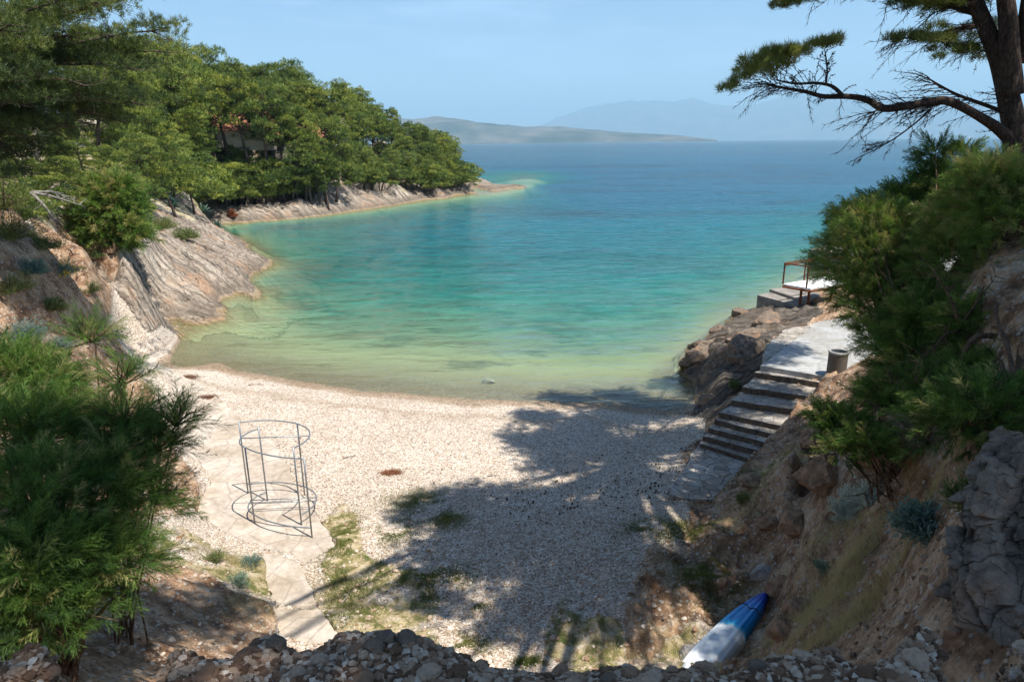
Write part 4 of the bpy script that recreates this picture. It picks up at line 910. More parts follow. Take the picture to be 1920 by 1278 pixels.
# ------------------------------------------------------------ paving and stairs
for k, (p, z) in enumerate(PATHS):
    m = MB(); m.prism(rough(ccw(poly_px(p, z)), .2, .03, 3+k), z-.25, z); tag(m.build('path', M_PATH), kind='structure')
m = MB(); m.prism(rough(ccw(poly_px(*APRON)), .25, .03, 9), APRON[1]-.3, APRON[1]); tag(m.build('pavement', M_FLAG), kind='structure')
m = MB(); m.prism(ccw(poly_px(*PLAT)), 1.2, PLAT[1]); tag(m.build('pavement', M_SLAB), kind='structure')
m = MB(); m.prism(rough(ccw(poly_px(*FLAG)), .25, .06, 12), 1.0, FLAG[1]); tag(m.build('pavement', M_FLAG), kind='structure')
st0 = U(1370, 800, 1.0); stairs = empty('stone_stairs', st0, 0, 'broad flight of flagstone steps rising from the beach to the concrete terrace', 'stairs')
for i, (l, r, z) in enumerate(STEPS):
    (nl, nr) = (STEPS[i+1][:2] if i < 7 else ((1426,685),(1550,706))); nzv = STEPS[i+1][2] if i < 7 else 2.42
    a, b = U(*l, z)[:2], U(*r, z)[:2]; c, d = U(*nr, nzv)[:2], U(*nl, nzv)[:2]
    a2 = a; out_ = (np.array(d)-np.array(a)); out_ /= np.linalg.norm(out_); c = np.array(c)+out_*.12; d = np.array(d)+out_*.12
    b = b+(b-a)*.12; c = c+(c-d)*.12
    poly = rough(ccw([tuple(a), tuple(b), tuple(c), tuple(d)]), .3, .014, 20+i)
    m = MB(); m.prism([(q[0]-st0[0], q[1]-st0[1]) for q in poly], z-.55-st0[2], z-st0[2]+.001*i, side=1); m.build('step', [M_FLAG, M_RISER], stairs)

# ------------------------------------------------------------ changing cabin frame
def cat(P, n=9, closed=False):
    P = np.array(P, float); t = np.linspace(0, len(P)-1, n*(len(P)-1)+1); i = np.clip(t.astype(int), 0, len(P)-2); f = (t-i)[:, None]
    P0 = np.where((i > 0)[:, None], P[np.clip(i-1, 0, None)], 2*P[0]-P[1]); P1 = P[i]; P2 = P[i+1]; P3 = np.where((i+2 < len(P))[:, None], P[np.clip(i+2, None, len(P)-1)], 2*P[-1]-P[-2])
    return .5*((2*P1)+(-P0+P2)*f+(2*P0-5*P1+4*P2-P3)*f*f+(-P0+3*P1-3*P2+P3)*f**3)
cb = np.array((-5.5, 14.5, .80)); cab = empty('changing_cabin', cb, 0, 'bare tubular steel frame of a round changing cabin on the concrete path', 'cabin frame')
a1 = [(-6.68,15.45),(-6.2,15.55),(-5.75,15.52),(-5.22,15.32),(-4.86,14.98),(-4.72,14.60),(-4.74,14.25),(-4.89,13.93)]
a2 = [(-6.06,15.06),(-6.22,14.82),(-6.28,14.5),(-6.18,14.2),(-6.0,14.02),(-5.72,13.80),(-5.37,13.62),(-4.95,13.47),(-4.50,13.40)]
for arc in (a1, a2):
    for z in (2.72, 1.04):
        m = MB(); m.tube(cat([(x, y, z) for x, y in arc])-cb, .016, 8); m.build('ring_rail', M_GALV, cab, smooth=True)
for x, y, zb in [(-6.68,15.45,.8),(-5.22,15.32,.8),(-4.89,13.93,.8),(-6.06,15.06,.8),(-6.0,14.02,.8),(-4.50,13.40,.8)]:
    m = MB(); m.tube(np.array([(x,y,zb),(x,y,1.9),(x,y,2.745)])-cb, .019, 8); m.build('pole', M_GALV, cab, smooth=True)
for z in (2.72, 1.04, 1.09):
    dy = .07 if z == 1.09 else 0
    m = MB(); m.tube(np.array([(-6.28,14.5+dy,z),(-5.5,14.55+dy,z),(-4.72,14.60+dy,z)])-cb, .013, 8); m.build('cross_bar', M_GALV, cab, smooth=True)

# ------------------------------------------------------------ kayak lying upside down
def kayak():
    A = U(1438, 1117, 1.25); B = U(1298, 1277, 1.25); ax = (B-A); ax[2] = 0; Ltot = 3.1; ax /= np.linalg.norm(ax); side = np.array((-ax[1], ax[0], 0))
    zb = max(gz(*(A+ax*.4)[:2]), gz(*(A+ax*1.5)[:2]))+.02; o = np.array((A[0], A[1], zb)); n = 46; k = 33; V = []
    tone = []
    for i in range(n):
        t = i/(n-1); w = .285*min(1, (math.sin(min(1, t*1.25+.0)*math.pi/2))**.55)*(1-max(0, t-.8)**2*9) if t > 0 else .02
        w = max(w, .02); h = .27*min(1, .45+.55*math.sin(min(1, t*2)*math.pi/2))*(1-.35*max(0, t-.75)/.25)
        for j in range(k):
            a = math.pi*j/(k-1); c = math.cos(a); sn = math.sin(a)
            x = w*(abs(c)**.62)*(1 if c > 0 else -1); z = h*(sn**.55)
            z += .020*math.exp(-((x/w+.0)/.12)**2)*min(1, t*5)+.018*math.exp(-((abs(x/w)-.52)/.10)**2)*min(1, t*5)   # keel and side ridges
            z += .010*math.exp(-((abs(x/w)-.8)/.05)**2)
            V.append(side*x+ax*(t*Ltot)+np.array((0, 0, z))); tone.append(t)
    V = np.array(V); i = np.arange(n-1)[:, None]*k; j = np.arange(k-1)[None, :]
    F = np.stack((i+j, i+j+1, i+k+j+1, i+k+j), -1).reshape(-1, 4); m = MB(); m.add(V, F, np.array(tone))
    m.poly = [([q for q in range(k)][::-1], 0), ([(n-1)*k+q for q in range(k)], 0)]
    s = NT('kayak_plastic'); t = s.attr('tone').outputs['Fac']; P = s.pos(); nn = s.noise(P, 4, 5, .6); sc = s.noise(P, 40, 5, .7)
    tt = s.math('ADD', t, s.math('MULTIPLY_ADD', nn.outputs[0], .10, -.05))
    c = s.ramp(tt, [(0, (.008,.035,.24)), (.10, (.01,.05,.34)), (.18, (.0,.16,.55)), (.34, (.0,.25,.62)), (.455, (.0,.22,.50)), (.475, (.10,.42,.58)), (.49, (.66,.69,.71)), (1, (.70,.72,.73))])
    c = s.mix(.5, c, s.ramp(sc.outputs[0], [(.25, .7), (.5, 1.0)]), 'MULTIPLY'); s.bsdf(c, .38, s.bump(sc.outputs[0], .2, .003), spec=.5)
    r = empty('kayak', o, 0, 'blue and white plastic kayak lying keel up at the foot of the bank', 'kayak'); m.build('hull', s.m, r, smooth=True)
    m = MB(); q = ax*.86
    def top(xf): return .27*(max(0, 1-abs(xf)**3.2))**.17+.016
    pts = [side*.27*.98*c_+q+ax*.03*math.sin(c_*9)+np.array((0, 0, top(c_*.94)+.012)) for c_ in np.linspace(-.97, .97, 26)]
    m.tube(pts, .009, 6); m.build('carry_rope', simple('black_rope', (.015,.015,.02), .8), r)
kayak()

# ------------------------------------------------------------ litter bin
q = U(1567, 704, 2.42); bn = empty('litter_bin', q, 0, 'round litter bin of rough brown aggregate concrete at the edge of the terrace', 'litter bin')
def lathe(m, prof, k=32, tone=.5, mi=0):
    a = np.arange(k)*2*math.pi/k; V = np.array([(r*math.cos(t), r*math.sin(t), z) for r, z in prof for t in a])
    n = len(prof); i = np.arange(n-1)[:, None]*k; j = np.arange(k)[None, :]; j2 = (j+1) % k
    m.add(V, np.stack((i+j, i+j2, i+k+j2, i+k+j), -1).reshape(-1, 4), tone, mi); return m
lathe(MB(), [(.25,0),(.265,.02),(.27,.08),(.27,.62),(.275,.70)]).build('body', M_BINC, bn, smooth=True)
lathe(MB(), [(.276,.70),(.285,.715),(.285,.765),(.275,.775),(.225,.775),(.22,.76)]).build('rim', M_RIM, bn, smooth=True)
lathe(MB(), [(.218,.765),(.214,.60),(.205,.12),(.001,.11)]).build('liner', M_GALV, bn, smooth=True)

# ------------------------------------------------------------ jetty blocks, rusty platform, quay
m = MB(); P = [(1419,584),(1519,606),(1540,560),(1478,540),(1424,556)]
def blockpx(name, pts, z0, z1, mat, label, cat_, seam=True, seed=1):
    poly = rough(ccw(poly_px(pts, z1)), .9, .05, seed); c = np.mean(poly, axis=0); r = empty(name, (c[0], c[1], z0), 0, label, cat_)
    m = MB(); m.prism([(a-c[0], b-c[1]) for a, b in poly], 0, z1-z0); m.build('block', mat, r); return r, c
jr, jc = blockpx('jetty', [(1420,553),(1508,577),(1535,556),(1508,537),(1478,541)], -1.5, .85, M_CONC, 'low weathered concrete jetty block at the water beside the rusty platform', 'jetty', seed=3)
m = MB(); A, B = U(1443,547,.85), U(1520,572,.85); A = A-np.array((*jc, -1.5)); B = B-np.array((*jc, -1.5)); dv = (B-A)/np.linalg.norm(B-A); ang = math.atan2(dv[1], dv[0])
m2 = [tuple(U(*p, 1.0)[:2]-jc) for p in [(1443,542),(1515,566),(1538,552),(1508,533),(1478,537)]]
m.prism(ccw(m2), 2.3, 2.5); m.build('raised_slab', M_CONC, jr)
blockpx('quay', [(1517,468),(1600,480),(1760,486),(1760,455),(1600,458),(1540,461)], -3, 1.3, M_CONC, 'far concrete quay jutting out behind the tamarisks', 'quay', seed=5)
blockpx('terrace_wall', [(1700,500),(1960,520),(1990,470),(1720,455)], 0, 3.2, M_WHITE, 'pale concrete terrace seen through gaps in the tamarisks', 'terrace', seed=6)
dz = 2.0; DK = [U(1468,532,dz), U(1520,541,dz), U(1600,530,dz), U(1545,519,dz)]; dc = np.mean(DK, axis=0)
plt = empty('bathing_platform', (dc[0], dc[1], .5), 0, 'small raised bathing platform with white deck and rusty iron railing', 'platform'); O = np.array((dc[0], dc[1], .5))
m = MB(); m.prism([tuple(q[:2]-dc[:2]) for q in ccw([tuple(q[:2]) for q in DK]) for q in [np.array(q)]], dz-.5-.07, dz-.5); m.build('deck', M_WHITE, plt)
m = MB()
for i in range(4):
    a, b = DK[i]-O, DK[(i+1) % 4]-O; m.tube(np.array([a-(0,0,.14), (a+b)/2-(0,0,.14), b-(0,0,.14)]), .06, 4)
m.build('deck_frame', M_RUST, plt)
def lerp(a, b, t): return a*(1-t)+b*t
posts = [DK[0], lerp(DK[0], DK[1], .85), lerp(DK[0], DK[3], .5), DK[3], lerp(DK[2], DK[3], .45)]
for q in posts:
    m = MB(); m.tube(np.array([q-O, q-O+(0,0,.55), q-O+(0,0,1.1)]), .045, 4); m.build('post', M_RUST, plt)
for a, b, h in [(DK[0], posts[1], 1.08), (DK[0], DK[3], 1.08), (DK[3], DK[2], 1.1), (DK[0], DK[3], .98)]:
    m = MB(); a, b = a-O+(0,0,h), b-O+(0,0,h); m.tube(np.array([a, (a+b)/2, b]), .04, 6); m.build('rail', M_RUST, plt)
for q in [U(1503,540,dz-.1), U(1518,541,dz-.1), lerp(DK[2], DK[1], .5)]:
    g_ = min(gz(q[0], q[1]), .8)-.3; m = MB(); m.tube(np.array([(q[0]-O[0], q[1]-O[1], g_-.5), (q[0]-O[0], q[1]-O[1], .8), (q[0]-O[0], q[1]-O[1], dz-.55)]), .07, 4); m.build('leg', M_RUST, plt)

# ------------------------------------------------------------ houses in the wood
def house(px, d, w, dep, zb, ze, zr, rz, wall, label, wins, door=None, hip=False):
    q = D(px, 262, d); r = empty('house', (q[0], q[1], zb), rz, label, 'house'); h = ze-zb; hr = zr-zb
    m = MB(); m.box((0, 0, h/2), (w, dep, h)); 
    m.add([(-w/2,-dep/2,h),(-w/2,dep/2,h),(-w/2,0,hr-.15),(w/2,-dep/2,h),(w/2,dep/2,h),(w/2,0,hr-.15)], [(0,1,2),(3,5,4)]); m.build('wall', wall, r)
    rf = MB(); e = .35
    V = [(-w/2-e,-dep/2-e,h-.1),(w/2+e,-dep/2-e,h-.1),(w/2+e,0,hr),(-w/2-e,0,hr),(-w/2-e,dep/2+e,h-.1),(w/2+e,dep/2+e,h-.1)]
    V = V+[(a, b, c-.14) for a, b, c in V]; rf.add(V, [(0,1,2,3),(3,2,5,4),(6,9,8,7),(9,10,11,8),(0,6,7,1),(4,5,11,10),(0,3,9,6),(3,4,10,9),(1,7,8,2),(2,8,11,5)]); roof = rf.build('roof', M_TILE, r)
    c = MB(); c.box((w*.25, .6, hr+.1), (.6, .6, 1.3)); c.build('chimney', wall, roof)
    for (x, z, ww, hh, mat) in wins:
        f = MB(); f.box((x, -dep/2-.012, z), (ww+.24, .07, hh+.24)); fo = f.build('window', M_RIM, r); p = MB(); p.box((x, -dep/2-.05, z), (ww, .03, hh)); p.build('pane', mat, fo)
    if door:
        f = MB(); f.box((door[0], -dep/2-.03, 1.05), (1.0, .1, 2.1)); f.build('door', M_TEAL, r)
house(440, 106, 11, 8, D(440,282,106)[2], D(440,243,106)[2]-.1, D(440,210,106)[2], R(10), M_WALLP, 'cream house with orange tiled roof half hidden by the pines', [(-3.5,4.2,.9,1.2,M_DARK),(0,4.2,.9,1.2,M_DARK),(3.2,4.2,.9,1.2,M_DARK),(-2,1.4,1,1.2,M_DARK)])
house(554, 108, 7.5, 7, D(560,330,108)[2]-.6, D(560,256,108)[2], D(560,234,108)[2], R(24), M_STONE, 'tall grey stone house with teal door at the water side of the wood', [(-.4,2.3,1.5,1.1,M_DARK),(-2.6,4.8,.9,1.3,M_DARK),(0,4.8,.9,1.3,M_DARK),(2.6,4.8,.9,1.3,M_DARK)], door=(1.7,))

# ------------------------------------------------------------ rocks
def ico(sub):
    t = (1+5**.5)/2; V = [(-1,t,0),(1,t,0),(-1,-t,0),(1,-t,0),(0,-1,t),(0,1,t),(0,-1,-t),(0,1,-t),(t,0,-1),(t,0,1),(-t,0,-1),(-t,0,1)]
    F = [(0,11,5),(0,5,1),(0,1,7),(0,7,10),(0,10,11),(1,5,9),(5,11,4),(11,10,2),(10,7,6),(7,1,8),(3,9,4),(3,4,2),(3,2,6),(3,6,8),(3,8,9),(4,9,5),(2,4,11),(6,2,10),(8,6,7),(9,8,1)]
    V = [np.array(v, float)/np.linalg.norm(v) for v in V]
    for _ in range(sub):
        c = {}; G = []
        def mid(a, b):
            k = (min(a, b), max(a, b))
            if k not in c: v = V[a]+V[b]; V.append(v/np.linalg.norm(v)); c[k] = len(V)-1
            return c[k]
        for a, b, d in F: x, y, z = mid(a, b), mid(b, d), mid(d, a); G += [(a,x,z),(b,y,x),(d,z,y),(x,y,z)]
        F = G
    return np.array(V), np.array(F)
def cuts(V, rng, n=9, lo=.62, hi=.95):              # chip a ball into a faceted stone
    V = V.copy()
    for _ in range(n):
        d = unit(rng.normal(size=3)); k = rng.uniform(lo, hi); p = V@d; V = V-np.clip(p-k, 0, None)[:, None]*d
    return V
def boulder(loc, size, seed, label, mat=None, sink=.3, group=None, name='boulder', rz=0):
    rng = np.random.default_rng(seed); V, F = ico(5); V = cuts(V, rng, 14, .6, .92); n = ridge(V[:, 0]*2.2+seed, V[:, 1]*2.2, V[:, 2]*2.2, s=seed, o=5); V = V*(1+.13*n+.05*fbm(V[:, 0]*9, V[:, 1]*9, V[:, 2]*9, s=seed, o=3))[:, None]
    V = V*np.array(size); m = MB(); m.add(V, F, .5); o = m.build(name, mat or M_ROCK, smooth=True); o.location = (loc[0], loc[1], loc[2]+size[2]*(1-2*sink)); o.rotation_euler = (0, 0, rz); tag(o, label, 'rock', group); return o
def gq(px, py, z): q = U(px, py, z); q[2] = gz(q[0], q[1]); return q
boulder(gq(1432,1072,1.3), (.26,.20,.15), 2, 'smooth grey boulder lying on the soil left of the bank', sink=.3)
boulder(gq(1300,1225,1.3), (.20,.26,.17), 3, 'white limestone block beside the white end of the kayak', sink=.3)
boulder(gq(914,712,-.25), (.30,.20,.20), 4, 'small ochre rock awash in the shallows off the beach', M_ROCK, .35)
boulder(U(1385,592,.1), (.55,.35,.35), 5, 'brown rock at the water in front of the jetty block', M_ROCKD, .4)
boulder(U(1350,622,.1), (.5,.4,.35), 6, 'small reddish rock at the tip of the dark shore rocks', M_ROCKD, .4)
for i, (px, py, z, sz, lab) in enumerate([(1322,682,.25,(1.1,.8,.75),'jagged dark rock at the seaward point right of the beach'), (1362,690,.7,(1.3,.9,.9),'large rugged dark rock between the water and the stairs'), (1402,676,1.2,(1.0,.8,.95),'rugged dark rock touching the terrace corner'),
        (1350,722,.3,(.8,.7,.5),'low dark rock at the foot of the shore rocks'), (1340,758,.3,(.6,.55,.35),'low dark rock where the pebbles meet the stairs'), (1352,652,.6,(1.3,.6,.5),'flat topped dark rock shelf over the water'), (1408,640,1.4,(1.3,.7,.55),'broad rock shelf behind the flagstones'), (1440,608,.8,(2.0,.8,.4),'long pale ledge beneath the jetty block')]):
    boulder(U(px, py, z), sz, 30+i, lab, M_ROCKD, .45, rz=.6*i)
boulder(U(1330,757,.2)+np.array((.2,.5,0)), (.5,.4,.3), 44, 'dark stone beside the lowest steps at the waterline', M_ROCKD, .4)
for i, (px, py, s_, lab) in enumerate([(722,1196,.042,'dark angular stone on the gravel lip left of centre'), (762,1198,.038,'second dark angular stone on the gravel lip, right of its neighbour'), (700,1210,.035,'small dark stone left of the two angular stones on the lip'), (520,1210,.045,'rounded brown stone on the lip left of the angular stones'), (1240,1266,.03,'dark stone on the lip below the kayak'),
        (1140,1274,.03,'small dark stone on the lip left of the kayak'), (1420,1252,.035,'grey stone on the lip right of the kayak'), (1600,1226,.05,'brown stone on the lip below the grassy bank')]):
    q = gp(px, py+8); boulder(q, (s_, s_*.8, s_*.75), 60+i, lab, M_ROCKD, .25, name='stone')
for i, (px, py, sz, lab) in enumerate([(1545,905,(.55,.45,.42),'large eroded earth block undercut at the gully head'),(1415,905,(.42,.34,.16),'flat orange earth ledge beside the flagstone apron'),(1490,990,(.35,.3,.26),'dark earth block in the gully below the large eroded one'),
        (1462,1105,(.28,.24,.2),'earth clod at the gully edge above the kayak bow'),(1500,1150,(.32,.26,.22),'earth block at the bank foot right of the kayak bow'),(1470,1190,(.28,.24,.2),'earth block at the bank foot beside the blue half of the kayak'),(1445,985,(.3,.22,.16),'small earth ledge between gully and beach'),(1530,830,(.5,.4,.3),'brown earth block right of the stairs'),(1600,790,(.6,.5,.4),'earth block below the litter bin'),(1660,860,(.6,.5,.45),'shaded earth block under the dead twigs'),(1720,840,(.6,.5,.45),'shaded earth block near the hanging boughs')]):
    boulder(gp(px, py), sz, 80+i, lab, M_EARTH, .42, name='earth_block', rz=i)
# rock wall at the right edge
def rock_wall():
    rng = np.random.default_rng(5); nu, nv = 420, 360
    left = [(1868,1215),(1874,1150),(1890,1085),(1906,1010),(1930,950),(1962,905),(1990,862),(2020,835)]
    ly = np.array([p[1] for p in left][::-1]); lx = np.array([p[0] for p in left][::-1])
    u = np.linspace(0, 1, nu); v = np.linspace(0, 1, nv); V_, U_ = np.meshgrid(v, u, indexing='ij')
    py = 1215-(1215-850)*V_; pxl = np.interp(py, ly, lx); dep = 4.3+.6*V_
    # sheet curving away from the camera at its left rim
    ang = U_*math.pi*.75; Rr = 1.0
    X = np.empty(U_.shape); Y = X.copy(); Zz = X.copy()
    for i in range(nv):
        c = Z(pxl[i, 0], py[i, 0], dep[i, 0]); X[i] = c[0]+Rr*(1-np.cos(ang[i])); Y[i] = c[1]+.5-Rr*.9*np.sin(ang[i]); Zz[i] = c[2]
    A, B = U_*4.6+.1*Zz, Zz*2.0
    A = A+.25*fbm(A*1.5, B*1.5, s=3); B = B+.25*fbm(A*1.5, B*1.5, s=13)
    f1, f2, rid = cells(A*2.3, B*2.5, s=8); g1, g2, r2 = cells(A*6, B*6.2, s=18)
    dsp = .05*sstep(0, .10, f2-f1)+.15*(rid-.5)+.06*(r2-.5)+.02*sstep(0, .2, g2-g1)+.15*ridge(A*1.3, B*.9, s=4, o=6, g=.6)+.035*fbm(A*11, B*11, s=6, o=4)
    nx, ny = -np.cos(ang), -np.sin(ang); X = X+nx*dsp; Y = Y+ny*dsp; Zz = Zz+.05*(rid-.5)
    V = np.stack((X, Y, Zz), -1).reshape(-1, 3); i = np.arange(nv-1)[:, None]*nu; j = np.arange(nu-1)[None, :]
    F = np.stack((i+j, i+j+1, i+nu+j+1, i+nu+j), -1).reshape(-1, 4); m = MB(); c0 = V.mean(0); c0[2] = V[:, 2].min(); m.add(V-c0, F, (.2+.6*rid).ravel())
    o = m.build('rock_wall', M_ROCKD, smooth=True); o.location = c0; tag(o, 'rugged wall of rough limestone blocks at the lower right edge', 'rock wall')
rock_wall()

# loose stones, uncountable
def stones(name, P, S, rng, sub=0, tone=None, flat=.65, label=None):
    tem = []
    for k in range(8):
        V, F = ico(sub); V = cuts(V, rng, 6, .55, .95)*(1+.08*rng.normal(size=(len(V), 1))); tem.append(V)
    n = len(P); m = MB(); a = rng.random(n)*6.28; fl = flat*(.7+.6*rng.random(n)); el = .75+.5*rng.random(n); tone = rng.random(n) if tone is None else tone
    for k in range(8):
        ids = np.arange(k, n, 8); T = tem[k]; ca_, sa = np.cos(a[ids])[:, None], np.sin(a[ids])[:, None]
        x = T[None, :, 0]*el[ids, None]; y = T[None, :, 1]/el[ids, None]; z = T[None, :, 2]*fl[ids, None]
        V = np.stack((x*ca_-y*sa, x*sa+y*ca_, z), -1)*S[ids, None, None]+P[ids, None, :]
        nv = len(T); FF = (F[None]+np.arange(len(ids))[:, None, None]*nv).reshape(-1, 3); m.add(V.reshape(-1, 3), FF, np.repeat(tone[ids], nv))
    o = m.build(name, M_LOOSE); tag(o, kind='stuff'); return o
rng = np.random.default_rng(77)
def scatter(n, r0, r1, t0, t1, cls, thr=.4, power=1.0):
    r = r0*(r1/r0)**(rng.random(n)**power); t = t0+(t1-t0)*rng.random(n); X, Y = np.sin(t)*r, np.cos(t)*r; H, C = carved(X, Y)
    w = C[:, cls] if isinstance(cls, int) else C[:, list(cls)].sum(-1)
    ok = (w > thr*rng.random(n)*2) & (H > .05)
    for poly, z in CARVE: ok &= ~inside(X, Y, poly)
    return X[ok], Y[ok], H[ok], C[ok]
X, Y, H, C = scatter(100000, 8.5, 26, -.55, .40, 0); S = .010+.016*rng.random(len(X))**2.2*(1+.5*(np.hypot(X, Y) < 14)); stones('beach_pebbles', np.stack((X, Y, H+S*.25), 1), S, rng, 0, tone=.25+.75*rng.random(len(X)))
X, Y, H, C = scatter(60000, 1.25, 3.2, -.95, .95, 2, .2); S = .006+.013*rng.random(len(X))**2.5; stones('bank_gravel', np.stack((X, Y, H+S*.2), 1), S, rng, 1, tone=rng.random(len(X))**2.0*.75)
X, Y, H, C = scatter(1500, 1.5, 3.0, -.95, .95, 2, .2); S = .018+.025*rng.random(len(X))**3; stones('bank_gravel', np.stack((X, Y, H+S*.1), 1), S, rng, 2, tone=rng.random(len(X))*.5)
X, Y, H, C = scatter(22000, 5, 32, -.85, .80, (2, 3), .45); S = (.010+.040*rng.random(len(X))**6)*(1+.02*np.hypot(X, Y)); stones('loose_stones', np.stack((X, Y, H+S*.15), 1), S, rng, 1, tone=.05+.5*rng.random(len(X))+.35*(X < 3)*rng.random(len(X)))

# ------------------------------------------------------------ low plants and grass
def grass(name, n, centres, h=(.06,.16), seed=3, spread=.5, dry=.5, w=.006):
    rng = np.random.default_rng(seed); P = []; 
    for (px, py, z, rx, ry, k) in centres:
        q = U(px, py, z); ex = abs(U(px+rx, py, z)[0]-q[0]); ey = abs(U(px, py-ry, z)[1]-q[1]); m = int(n*k); a = rng.normal(size=(m, 2))*.55; x = q[0]+a[:, 0]*ex; y = q[1]+a[:, 1]*ey
        tn = fbm(x*2.2, y*2.2, s=seed+30, o=3); ok = tn > -.12; P.append(np.stack((x[ok], y[ok]), 1))
    P = np.concatenate(P); H, _ = carved(P[:, 0], P[:, 1]); P3 = np.stack((P[:, 0], P[:, 1], H-.01), 1); n = len(P3)
    d = unit(rng.normal(size=(n, 3))*np.array((.6, .6, .15))+np.array((0, 0, 1))); L = h[0]+(h[1]-h[0])*rng.random(n)
    V, F = blades(P3, d, L, w, rng); m = MB(); t = np.clip(dry+fbm(P[:, 0]*.8, P[:, 1]*.8, s=seed+60)*.5+rng.normal(size=n)*.12, 0, 1); m.add(V, F, np.repeat(t, 3)); tag(m.build(name, L_GRASS), kind='stuff')
grass('grass', 16000, [(px, py, 1.0, rx*1.25, ry*1.25, .22+rx*ry/4000) for px, py, rx, ry in GRASS_SPOTS], (.03, .09), 3, dry=.22, w=.008)
grass('dry_grass', 3200, [(1640,1080,3.5,120,110,3.0),(1540,1150,2.6,80,60,1.6),(1690,960,4.2,90,60,1.6),(1560,1020,2.9,60,50,.8),(1480,1200,2.4,50,40,.8),(440,1060,1.4,70,40,1.2),(480,1150,1.6,80,40,.5),(1450,930,1.4,60,40,.6),(1390,1000,1.1,60,40,.6),(1600,1190,3.2,120,30,1.5),(660,1150,1.1,60,70,.7),(1280,1200,1.2,60,70,.6),(600,1110,1.1,40,60,.4),(1180,1230,1.1,80,40,.3)], (.06, .26), 5, dry=.97, w=.004)
def on(px, py, z): q = gp(px, py); return q
scrub('silver_ragwort', on(1585,975,3), .30, .60, 2600, 1, 'tall silvery white leafed shrub on the right bank', L_SILVER, bl=.075, bw=.012, stem=L_SILVER, up=.8)
scrub('silver_ragwort', on(1625,950,3), .28, .42, 1800, 2, 'shorter silvery shrub right behind the tall white leafed one', L_SILVER, bl=.07, bw=.012, stem=L_SILVER, up=.6)
scrub('spurge_bush', on(1735,1005,4), .42, .34, 4200, 3, 'rounded blue green bush on the shaded bank near the rock wall', L_BLUE, bl=.075, bw=.018)
scrub('spurge_bush', on(1830,955,5), .30, .30, 1800, 4, 'bright green low plant in front of the rock wall top', L_SCRUB, bl=.10, bw=.016)
scrub('herb_clump', on(472,1062,1), .26, .20, 2200, 5, 'dense blue green herb clump beside the lower path', L_BLUE, bl=.05, bw=.010)
scrub('herb_clump', on(448,1098,1), .22, .20, 1600, 6, 'darker herb clump below the dense one beside the lower path', L_BLUE, bl=.05, bw=.010)
scrub('herb_clump', on(405,1055,1), .30, .20, 1500, 7, 'green herb clump at the left end of the grassy strip', L_SCRUB, bl=.06, bw=.009)
scrub('herb_clump', on(1392,945,1), .22, .22, 1500, 8, 'small green shrub on the gully edge below the stairs', L_SCRUB, bl=.06, bw=.012)
scrub('herb_clump', on(1540,1075,3), .20, .16, 900, 9, 'small grey green herb in the middle of the grassy bank', L_BLUE, bl=.06, bw=.010)
scrub('herb_clump', on(1376,735,1.2), .35, .25, 1200, 10, 'pale green plant in the crack left of the stairs', L_SCRUB, bl=.08, bw=.014)
scrub('yellow_everlasting', on(120,515,27), .75, .55, 2600, 11, 'grey green shrub with yellow flower heads on the rocky slope', L_BLUE, flower=L_YEL, bl=.10, bw=.014)
scrub('slope_shrub', on(170,550,24), .5, .5, 1600, 12, 'small dark green shrub below the yellow flowered one', L_SCRUB, bl=.09, bw=.014)
scrub('slope_shrub', on(345,448,50), 1.1, .8, 3000, 13, 'sparse grey green shrub on the crest of the rock spur', L_SCRUB, bl=.22, bw=.03)
scrub('slope_shrub', on(60,405,29), 1.0, .6, 2600, 14, 'low shrub on the orange earth edge at the left', L_SCRUB, bl=.14, bw=.02)
scrub('slope_shrub', on(300,430,42), 1.2, .9, 2600, 15, 'dry bush on the rear shoulder of the rock spur', L_SCRUB, bl=.2, bw=.024)
q = gq(420,345,3); q = D(428,352,93); scrub('red_shrub', (q[0], q[1], gz(q[0], q[1])+.2), .8, .9, 1300, 16, 'shrub with orange red flowers under the pines above the inlet', L_RED, bl=.22, bw=.05)
for i, (px, d, s_, lab) in enumerate([(385,87,1.5,'large blue green agave rosette above the inlet rocks'),(402,88,1.3,'agave rosette right of the largest one'),(362,85,1.3,'agave rosette left of the largest one'),(418,89,1.1,'rightmost agave rosette under the red flowered shrub'),(305,72,1.3,'lone agave rosette left of the inlet head'),(298,75,1.1,'small agave behind the lone rosette')]):
    rg = np.random.default_rng(300+i); q = D(px, 262, d); q[2] = gz(q[0], q[1])-.05; m = MB()
    for k in range(38):
        az = k*2.4; el = .15+1.25*k/38; dd = np.array((math.cos(az)*math.cos(el), math.sin(az)*math.cos(el), math.sin(el))); sd = np.array((-math.sin(az), math.cos(az), 0)); L = s_*(.8+.3*rg.random())
        a = dd*L*.35; b = dd*L*.75+np.array((0, 0, -.05)); m.add([sd*-.05, sd*.05, a-sd*.11*s_, a+sd*.11*s_, b-sd*.06*s_, b+sd*.06*s_, dd*L-np.array((0, 0, .1)), a-np.array((0, 0, .06)), b-np.array((0, 0, .04))], [(0,1,3,2),(2,3,5,4)], rg.random()); m.add([a-sd*.001, b-sd*.06*s_, b+sd*.06*s_, dd*L-np.array((0, 0, .1))], [(1,2,3)], rg.random())
    o = m.build('agave', L_AGAVE); o.location = q; tag(o, lab, 'agave', 'agaves above the inlet')

